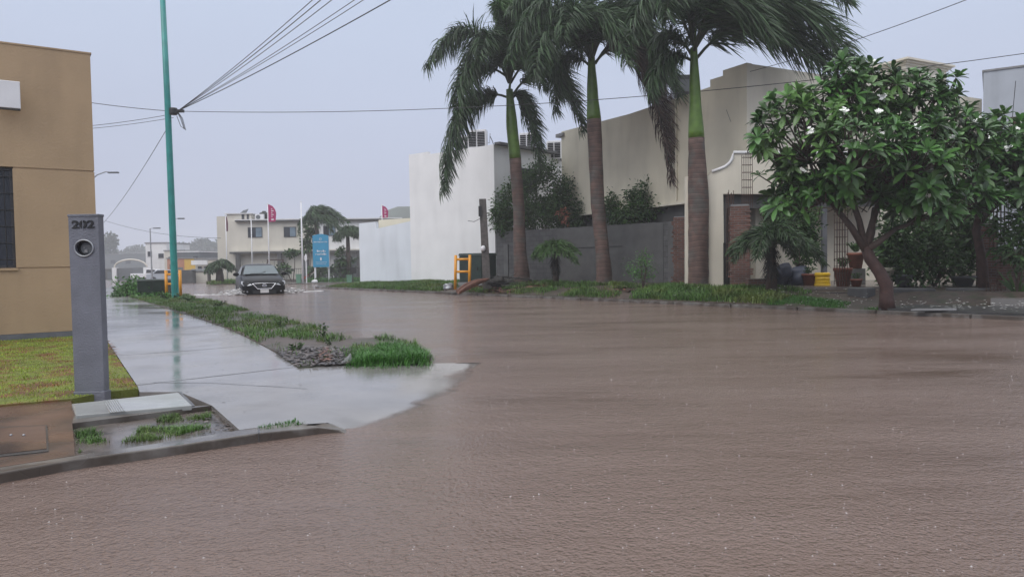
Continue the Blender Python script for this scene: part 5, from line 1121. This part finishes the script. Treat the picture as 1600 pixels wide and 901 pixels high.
fa, fb3 = W(428, 61, zp), W(575, 59.2, zp); dv = fb3 - fa; FN = thing('park_railing', 'thin dark metal railing along the park edge', 'railing', fa, math.atan2(dv.y, dv.x)); mb = MB(); nl = int(dv.length / .16)
for k in range(nl): mb.b2(k * .16 - .009, k * .16 + .009, -.009, .009, 0, 1.15)
mb.build('bars', 'dark_metal', FN); mb = MB(); mb.b2(0, dv.length, -.015, .015, 1.1, 1.14); mb.b2(0, dv.length, -.015, .015, .12, .16); mb.build('rails', 'dark_metal', FN)
def bin_(px, Y, label, h, wd, m_): t = thing('litter_bin', label, 'bin', W(px, Y, gy(Y) + .1), 0, 'park bins'); MB().box((0, 0, h / 2), (wd, wd * .8, h), taper=1.1).build('body', m_, t, bevel=.02); MB().box((0, 0, h + .04), (wd * 1.15, wd, .07)).build('lid', m_, t)
bin_(467, 57.5, 'pale green bin at the park entrance', .62, .34, 'bin_green'); bin_(546, 56.5, 'grey green bin beside the fan palm', .5, .34, 'bin_green')
t = thing('letter_box', 'black box on a thin post beside the fan palm', 'letter box', W(551.5, 56, gy(56) + .1)); MB().tube([(0, 0, 0), (0, 0, .75)], .04, 6).build('post', 'black', t); MB().b2(-.18, .3, -.15, .15, .7, 1.15).build('box', 'black', t)
o = MB().blob((0, 0, .08), (.25, .2, .15), 9, 6, .2).build('boulder', 'far_white', smooth=True); tag(o, 'white painted stone by the park path', 'stone', loc=W(492, 57, gy(57) + .12))
# blue sign
sy = 60; SG = thing('park_sign', 'tall turquoise blue sign board on white posts in the park', 'sign', W(502.5, sy, zp), R(4)); ks = sy / F
z1_, z0_ = At(502, 366, sy).z - zp, At(502, 417, sy).z - zp; hwid = 12.2 * ks
MB().vprism([(-hwid, z0_), (hwid, z0_), (hwid, z1_ - .1), (hwid * .2, z1_ + .03), (-hwid * .1, z1_ + .03), (-hwid, z1_ - .1)], -.06, 0).build('board', 'sign_blue', SG)
for x_ in (-hwid * .78, hwid * .95): MB().b2(x_ - .07, x_ + .07, .002, .10, 0, z1_ - .12).build('post', 'white_paint', SG)
mb = MB()
def letters(y_, n_, h_, w0, gap):
    x_ = -w0 / 2
    while x_ < w0 / 2:
        l_ = h_ * ru(.45, .7); hh = h_ * (1 if rnd() < .3 else .72)
        mb.b2(x_, x_ + h_ * .14, -.072, -.062, y_, y_ + hh); mb.b2(x_, x_ + l_, -.072, -.062, y_ + hh * (0 if rnd() < .5 else .8), y_ + hh * (0 if rnd() < .5 else .8) + h_ * .15)
        if rnd() < .6: mb.b2(x_ + l_ - h_ * .13, x_ + l_, -.071, -.063, y_, y_ + hh * .9)
        x_ += l_ + gap
zz = lambda py: At(502, py, sy).z - zp
random.seed(3)
letters(zz(378.8), 0, .10, 1.05, .02); letters(zz(393.5), 0, .16, .6, .03); letters(zz(398.3), 0, .16, .85, .03); letters(zz(410), 0, .07, .8, .02); letters(zz(412.5), 0, .05, .8, .02)
mb.build('lettering', 'white_paint', SG)
mb = MB(); mb.tube([(.085 * math.cos(k * .524), -.07, zz(373.6) + .085 * math.sin(k * .524)) for k in range(13)], .014, 5); mb.box((0, -.07, zz(404)), (.14, .02, .2), taper=.6); mb.box((0, -.07, zz(406.4)), (.06, .02, .06)); mb.build('emblem', 'white_paint', SG)
# round white sign, tall flag poles and feather flags
t = thing('round_sign', 'small round white road sign on a white pole', 'sign', W(479, 56.4, gy(56) + .1)); zc = At(479, 403, 56.4).z - gy(56) - .1; MB().tube([(0, .03, 0), (0, .03, zc + .3)], .05, 6).build('pole', 'white_paint', t); m_ = MB().lathe((0, 0, 0), [(.27, 0), (.27, .02)], 18).build('plate', 'white_paint', t); m_.rotation_euler = (R(90), 0, R(-55)); m_.location = (0, -.02, zc)
def fpole(px, Y, ytop, label, r_=.05): b = W(px, Y, gy(Y)); h = At(px, ytop, Y).z - b.z; t = thing('flag_pole', label, 'flag pole', b, 0, 'white flag poles'); MB().tube([(0, 0, 0), (0, 0, h * .5), (.01, 0, h)], [r_ * 1.3, r_, r_ * .8], 8).build('pole', 'white_paint', t, smooth=True); MB().lathe((0, 0, h), [(.05, 0), (.07, .05), (.02, .1)], 8).build('finial', 'white_paint', t); return t, h
fpole(473.5, 56.5, 316, 'tallest white pole left of the blue sign', .06)
fpole(395, 66, 343, 'bare white pole before the terrace house'); 
def feather(px, Y, ytop, wpx, hpx, label, m_, ybase=None):
    t, h = fpole(px, Y, ytop, label); t.name = 'feather_flag'; t['category'] = 'flag'; t['group'] = 'feather flags'; k = Y / F; mb = MB(); w_ = wpx * k; hh = hpx * k; n_ = 10
    pts = [(0, h), (w_ * .25, h - .03 * hh), (w_ * .6, h - .12 * hh), (w_ * .88, h - .3 * hh), (w_, h - .5 * hh), (w_ * .95, h - .8 * hh), (w_ * .9, h - hh), (w_ * .04, h - hh * 1.02)]
    mb.vprism(pts, -.015, .015); f_ = mb.build('banner', m_, t)
    if w_ > .35:
        mb = MB()
        for j in range(5): mb.b2(w_ * .42, w_ * (.55 + .15 * (j % 2)), -.022, -.017, h - hh * (.3 + .11 * j), h - hh * (.25 + .11 * j))
        mb.b2(w_ * .4, w_ * .7, -.022, -.017, h - hh * .92, h - hh * .84); mb.build('print', 'plate', f_)
feather(421.5, 62, 319, 13, 27, 'magenta feather flag above the black sedan', 'magenta'); feather(355.5, 66, 337, 3.5, 24, 'furled dark red flag at the corner of the terrace house', 'flag_dark'); feather(599, 60, 321, 10, 19, 'magenta feather flag behind the boundary wall', 'magenta')
# park palms
def fan_palm(name, label, base, th, tr, fl, nf, L0, droop=-.45, wind=.3, mt='palm_leaf', bark='bark'):
    T = thing(name, label, 'palm', base); MB().tube([(0, 0, -.1), (.03, 0, th * .5), (0, 0, th)], [tr * 1.3, tr, tr * .8], 8, wob=.2).build('trunk', bark, T, smooth=True)
    for k in range(nf):
        a = 6.283 * k / nf + ru(-.3, .3); el = ru(.1, 1.25); l_ = fl * ru(.8, 1.1); h_ = Vector((math.cos(a) + wind * .5, math.sin(a), 0)); p0 = base + Vector((0, 0, th))
        p1 = p0 + h_ * l_ * .5 * math.cos(el) + Vector((0, 0, l_ * .5 * math.sin(el))); p2 = p0 + h_ * l_ * .85 + Vector((wind * l_ * .3, 0, l_ * (math.sin(el) * .45 + droop)))
        frond(T, p0, p1, p2, mt, n=20, L0=L0, wind=wind, droop=.9, wl_=.03)
q = W(497, 67, zp); fan_palm('coconut_palm', 'wind blown palm with arching fronds beside the blue sign', q, At(497, 345, 67).z - zp, .2, 2.7, 16, .8, -.5, .45)
q = W(545, 62, zp); fan_palm('fan_palm', 'palm with thin trunk behind the grey green bin', q, At(546, 368, 62).z - zp, .2, 1.5, 16, .6, -.4, .15)
shrub('park_shrub', 'drooping shrub left of the fan palm trunk', W(536, 62.5, zp), [PX(538, 400, 62, 9, 18), PX(545, 415, 62, 10, 14), PX(530, 410, 62, 6, 12)], 700, .4, 'shrub_leaf', 4, wf=.25)
shrub('park_shrub', 'low dark shrubs along the park railing behind the blue sign', W(515, 63, zp), [PX(500, 424, 63, 18, 8), PX(530, 424, 63, 22, 7), PX(440, 424, 63, 14, 6)], 900, .35, 'shrub_leaf', 3)
q = W(343, 60.5, zp); fan_palm('fan_palm', 'small wind bent fan palm at the road bend', q, 1.25, .3, 1.45, 16, .5, -.35, .1)
MB().b2(0, 0, 0, 0, 0, 0)
shrub('small_tree', 'small round topped tree before the terrace house', W(458, 66, zp), [PX(458, 396, 66, 9, 4), PX(456, 393, 66, 5, 3)], 500, .25, 'shrub_leaf', 2)
t = shrub('small_tree', 'leafy dark tree behind the tall white pole', W(484, 69, zp), [PX(484, 372, 69, 9, 17), PX(488, 355, 69, 7, 12), PX(478, 385, 69, 8, 8)], 900, .35, 'shrub_leaf', 5)
struct(MB().blob((0, 0, 0), (32, 20, 23), 48, 26, .35, 4).build('hill', 'hill_green', smooth=True)); COL.objects[-1].location = W(652, 340, 1.0)

# ------------------------------------------------------------------ far left background
def house(name, label, px0, px1, ytop, Y, mt, depth=8, cat='house', wins=(), z0=None, roofm=None, door=None):
    zb_ = gy(Y) + .02 if z0 is None else z0; a = W(px0, Y, zb_); b = W(px1, Y, zb_); w_ = b.x - a.x; h = At((px0 + px1) / 2, ytop, Y).z - zb_
    T = thing(name, label, cat, a); MB().b2(0, w_, 0, depth, -.3, h).build('walls', mt, T); MB().b2(-.1, w_ + .1, -.1, depth + .1, h + .002, h + .15).build('roof', roofm or 'concrete_grey', T)
    for (u0, u1, v0, v1) in wins:
        o_ = MB().b2(w_ * u0, w_ * u1, -.04, -.004, h * v0, h * v1).build('window', 'glass_dark', T); MB().b2(w_ * u0 - .05, w_ * u1 + .05, -.07, -.042, h * v0 - .07, h * v0 - .01).build('sill', 'concrete_grey', o_)
    if door: MB().b2(w_ * door[0], w_ * door[1], -.05, -.004, 0, h * door[2]).build('door', 'far_grey', T)
    return T
house('distant_house', 'grey hazy house farthest down the left street', 150, 228, 397, 260, 'far_grey', wins=((.3, .4, .5, .7), (.6, .7, .5, .7)), door=(.75, .85, .4))
house('distant_house', 'low grey shed beside the post in the far street', 150, 196, 420, 135, 'stucco_grey', door=(.4, .7, .7))
house('distant_house', 'white distant house rising behind the far street lamp', 229, 262, 380, 112, 'far_white', wins=((.1, .3, .65, .78), (.6, .85, .6, .72)), door=(.3, .5, .3))
house('distant_house', 'beige wing of the white distant house', 258, 290, 392, 110, 'far_cream', wins=((.2, .4, .6, .8),))
house('distant_house', 'orange fronted house behind the teal pole', 262, 303, 404, 100, 'far_orange', wins=((.1, .25, .5, .75), (.75, .92, .5, .75)), door=(.4, .6, .6))
house('distant_house', 'dark shop with flat white canopy right of the teal pole', 276, 312, 394, 106, 'far_grey', wins=((.75, .95, .6, .85),), roofm='far_white')
house('distant_shop', 'yellow shop front at the far street corner', 289, 306, 404, 92, 'far_yellow', cat='shop', door=(.3, .8, .5))
house('distant_house', 'low cream house left of the small fan palm', 306, 346, 406, 88, 'far_cream', wins=((.1, .25, .4, .7),), door=(.35, .5, .7))
house('garden_wall', 'low beige garden wall at the far road bend', 291, 345, 424, 72, 'far_cream', depth=.3, cat='wall')
t = thing('shop_sign', 'long white sign board over the far shop entrance', 'sign', W(311, 87.5, At(311, 410, 87.5).z)); MB().b2(-.9, 1.0, -.1, .1, -.25, .25).build('board', 'far_white', t); MB().b2(-.95, 1.05, -.12, -.102, -.3, -.26).build('edge', 'galv', t)
# arch gate
AG = thing('arched_gate', 'white arched entrance gate in the far street', 'gate', W(205, 104, gy(104)))
for x_ in (-2.2, 2.2): MB().b2(x_ - .3, x_ + .3, -.3, .3, 0, 1.9).build('pier', 'far_white', AG)
mb = MB(); mb.tube([(2.3 * math.cos(R(a_)), 0, 1.9 + 1.1 * math.sin(R(a_))) for a_ in range(0, 181, 15)], .12, 8); mb.build('arch', 'far_cream', AG, smooth=True)
MB().b2(-1.9, 1.9, -.05, .05, 0, 1.8).build('gate_leaf', 'far_grey', AG)
def far_tree(label, px, Y, y0, y1, wpx, n=1100):
    zb_ = gy(Y); base = W(px, Y, zb_); k = Y / F; cy = (y0 + y1) / 2; T = thing('distant_tree', label, 'tree', base, 0, 'hazy distant trees'); mb = MB(); c = At(px, cy, Y) - base; rx, rz_ = wpx / 2 * k, (y1 - y0) / 2 * k
    cl_ = [(c + Vector((ru(-.7, .7) * rx, ru(-.5, .5) * rx, ru(-.6, .75) * rz_)), ru(.25, .5)) for _ in range(12)]
    for j in range(n):
        cc, f_ = random.choice(cl_); v = Vector((random.gauss(0, 1), random.gauss(0, 1), random.gauss(0, 1))).normalized() * rnd() ** .4; p = cc + Vector((v.x * rx * f_, v.y * rx * f_, v.z * rz_ * f_ * 1.1)); leafquad(mb, p, (v + Vector((0, 0, .1))).normalized(), .55 * Y / 120 * ru(.6, 1.3), .7)
    mb.build('crown', 'far_leaf', T, fix=False); MB().tube([(0, 0, -.2), (.1, 0, c.z * .6), c], [.25, .18, .08], 7).build('trunk', 'bark', T)
far_tree('tall hazy tree just right of the meter post', 168, 300, 368, 415, 26); far_tree('hazy tree above the grey far house, left of the lamp', 212, 430, 384, 408, 34); far_tree('hazy tree directly left of the far street lamp', 232, 440, 388, 410, 22)
far_tree('broad hazy tree between teal pole and terrace house', 309, 400, 374, 412, 46, 1600); far_tree('hazy tree touching the left side of the terrace house', 336, 380, 376, 412, 30); far_tree('small hazy tree right behind the teal pole', 286, 420, 382, 410, 22); far_tree('low hazy tree at the far left behind the shed', 185, 420, 392, 412, 26)
def lamp(label, px, Y, ytop, arm, yb=None):
    b = W(px, Y, gy(Y)); h = At(px, ytop, Y).z - b.z; t = thing('street_lamp', label, 'street lamp', b, 0, 'street lamps'); MB().tube([(0, 0, 0), (-.05, 0, h)], [.09, .06], 8).build('pole', 'galv', t); MB().tube([(-.05, 0, h), (arm * .4, 0, h + .05)], .03, 5).build('arm', 'galv', t); MB().box((arm * .75, 0, h + .03), (arm * .8, .25, .12)).build('lamp_head', 'far_grey', t, bevel=.02)
lamp('grey street lamp with arm to the right, left of the teal pole', 238, 80, 357, .9); lamp('street lamp whose head shows just right of the teal pole', 277, 70, 342, .75)
b = W(140, 30, 0); h = At(170, 269, 30).z
t = thing('street_lamp', 'curved lamp arm reaching out behind the tan building', 'street lamp', (b.x, 30, 0), 0, 'street lamps'); MB().tube([(0, 0, 0), (0, 0, h - .5)], .08, 8).build('pole', 'galv', t); MB().tube([(0, 0, h - .5), (.5, 0, h - .1), (.85, 0, h + .02), (1.0, 0, h)], .022, 6).build('arm', 'galv', t); MB().box((1.15, 0, h - .02), (.4, .14, .05)).build('lamp_head', 'far_grey', t)
# pickup and parked cars
def pickup(label, locn, rz):
    T = thing('pickup_truck', label, 'truck', locn, rz); out_ = [(-2.6, .45), (2.6, .45), (2.65, .8), (2.5, 1.0), (1.45, 1.08), (.75, 1.62), (-.45, 1.65), (-.6, 1.05), (-2.6, 1.05)]
    MB().vprism(out_, -.88, .88).build('body', 'white_paint', T, bevel=.06)
    for sg in (-.885, .885):
        y0, y1 = (sg - .01, sg) if sg < 0 else (sg, sg + .01); MB().vprism([(.35, 1.1), (1.2, 1.1), (.72, 1.54), (.35, 1.56)], y0, y1).build('side_window', 'glass_dark', T); MB().vprism([(-.42, 1.1), (.27, 1.1), (.27, 1.56), (-.38, 1.57)], y0, y1).build('side_window', 'glass_dark', T)
        for x_ in (-1.6, 1.75):
            w_ = MB().lathe((0, 0, -.12), [(.25, 0), (.37, .02), (.37, .2), (.25, .22)], 18).build('wheel', 'tyre', T); w_.location = (x_, sg * .95, .37); w_.rotation_euler = (R(90), 0, 0); MB().lathe((0, 0, -.13), [(.2, 0), (.2, .24)], 12).build('rim', 'galv', w_)
    MB().b2(2.55, 2.68, -.7, -.5, .75, .92).build('headlight', 'lamp_glass', T); MB().b2(2.55, 2.68, .5, .7, .75, .92).build('headlight', 'lamp_glass', T)
pickup('white pickup truck parked far down the street', W(238, 104, gy(104) - .02), R(3))
def parked(label, px, Y, mt, rz=0):
    T = thing('parked_car', label, 'car', W(px, Y, gy(Y) + .02), rz, 'far parked cars'); MB().vprism([(-2.1, .3), (2.1, .3), (2.15, .7), (1.9, .9), (1.1, .98), (.5, 1.4), (-.9, 1.42), (-1.6, 1.0), (-2.1, .92)], -.82, .82).build('body', mt, T, bevel=.07)
    for sg in (-.83, .83): MB().vprism([(-1.3, .98), (.95, .98), (.45, 1.32), (-.85, 1.34)], sg - .006, sg + .006).build('side_window', 'glass_dark', T)
    for x_ in (-1.3, 1.35):
        for sg in (-.8, .8): w_ = MB().lathe((0, 0, -.1), [(.2, 0), (.31, .02), (.31, .18), (.2, .2)], 16).build('wheel', 'tyre', T); w_.location = (x_, sg, .31); w_.rotation_euler = (R(90), 0, 0)
    for sg in (-.6, .6): MB().b2(2.08, 2.17, sg - .15, sg + .15, .58, .74).build('headlight', 'lamp_glass', T)
parked('dark car with bright headlight parked by the far yellow shop', 312, 82, 'far_grey', R(-70)); parked('silver car nose just visible beside the teal pole', 262, 86, 'blue_grey', R(10))
o = MB().box((0, 0, .65), (1.1, .8, 1.3)).build('utility_cabinet', 'stucco_grey', bevel=.03); tag(o, 'grey utility cabinet before the far garden wall', 'cabinet', loc=W(295, 71, gy(71)))
o = MB().box((0, 0, .5), (.2, .2, 1.0)).build('gate_post', 'wood_post'); tag(o, 'short dark post left of the small fan palm', 'post', loc=W(327, 60, gy(60) + .1))

# ------------------------------------------------------------------ haze
hb = MB(); hb.box((0, 290, 12.5), (820, 620, 31))
hm = bpy.data.materials.new('haze'); hm.use_nodes = True; hn = hm.node_tree; hn.nodes.clear(); ho = hn.nodes.new('ShaderNodeOutputMaterial'); pv = hn.nodes.new('ShaderNodeVolumePrincipled')
pv.inputs['Color'].default_value = (0.93, 0.94, 0.97, 1); pv.inputs['Density'].default_value = 0.0014; pv.inputs['Anisotropy'].default_value = 0.2; hn.links.new(pv.outputs[0], ho.inputs['Volume'])
hz_o = hb.build('haze', hm); hz_o['kind'] = 'stuff'; hz_o['label'] = 'pale rain haze hanging over the whole flooded street'; hz_o['category'] = 'haze'
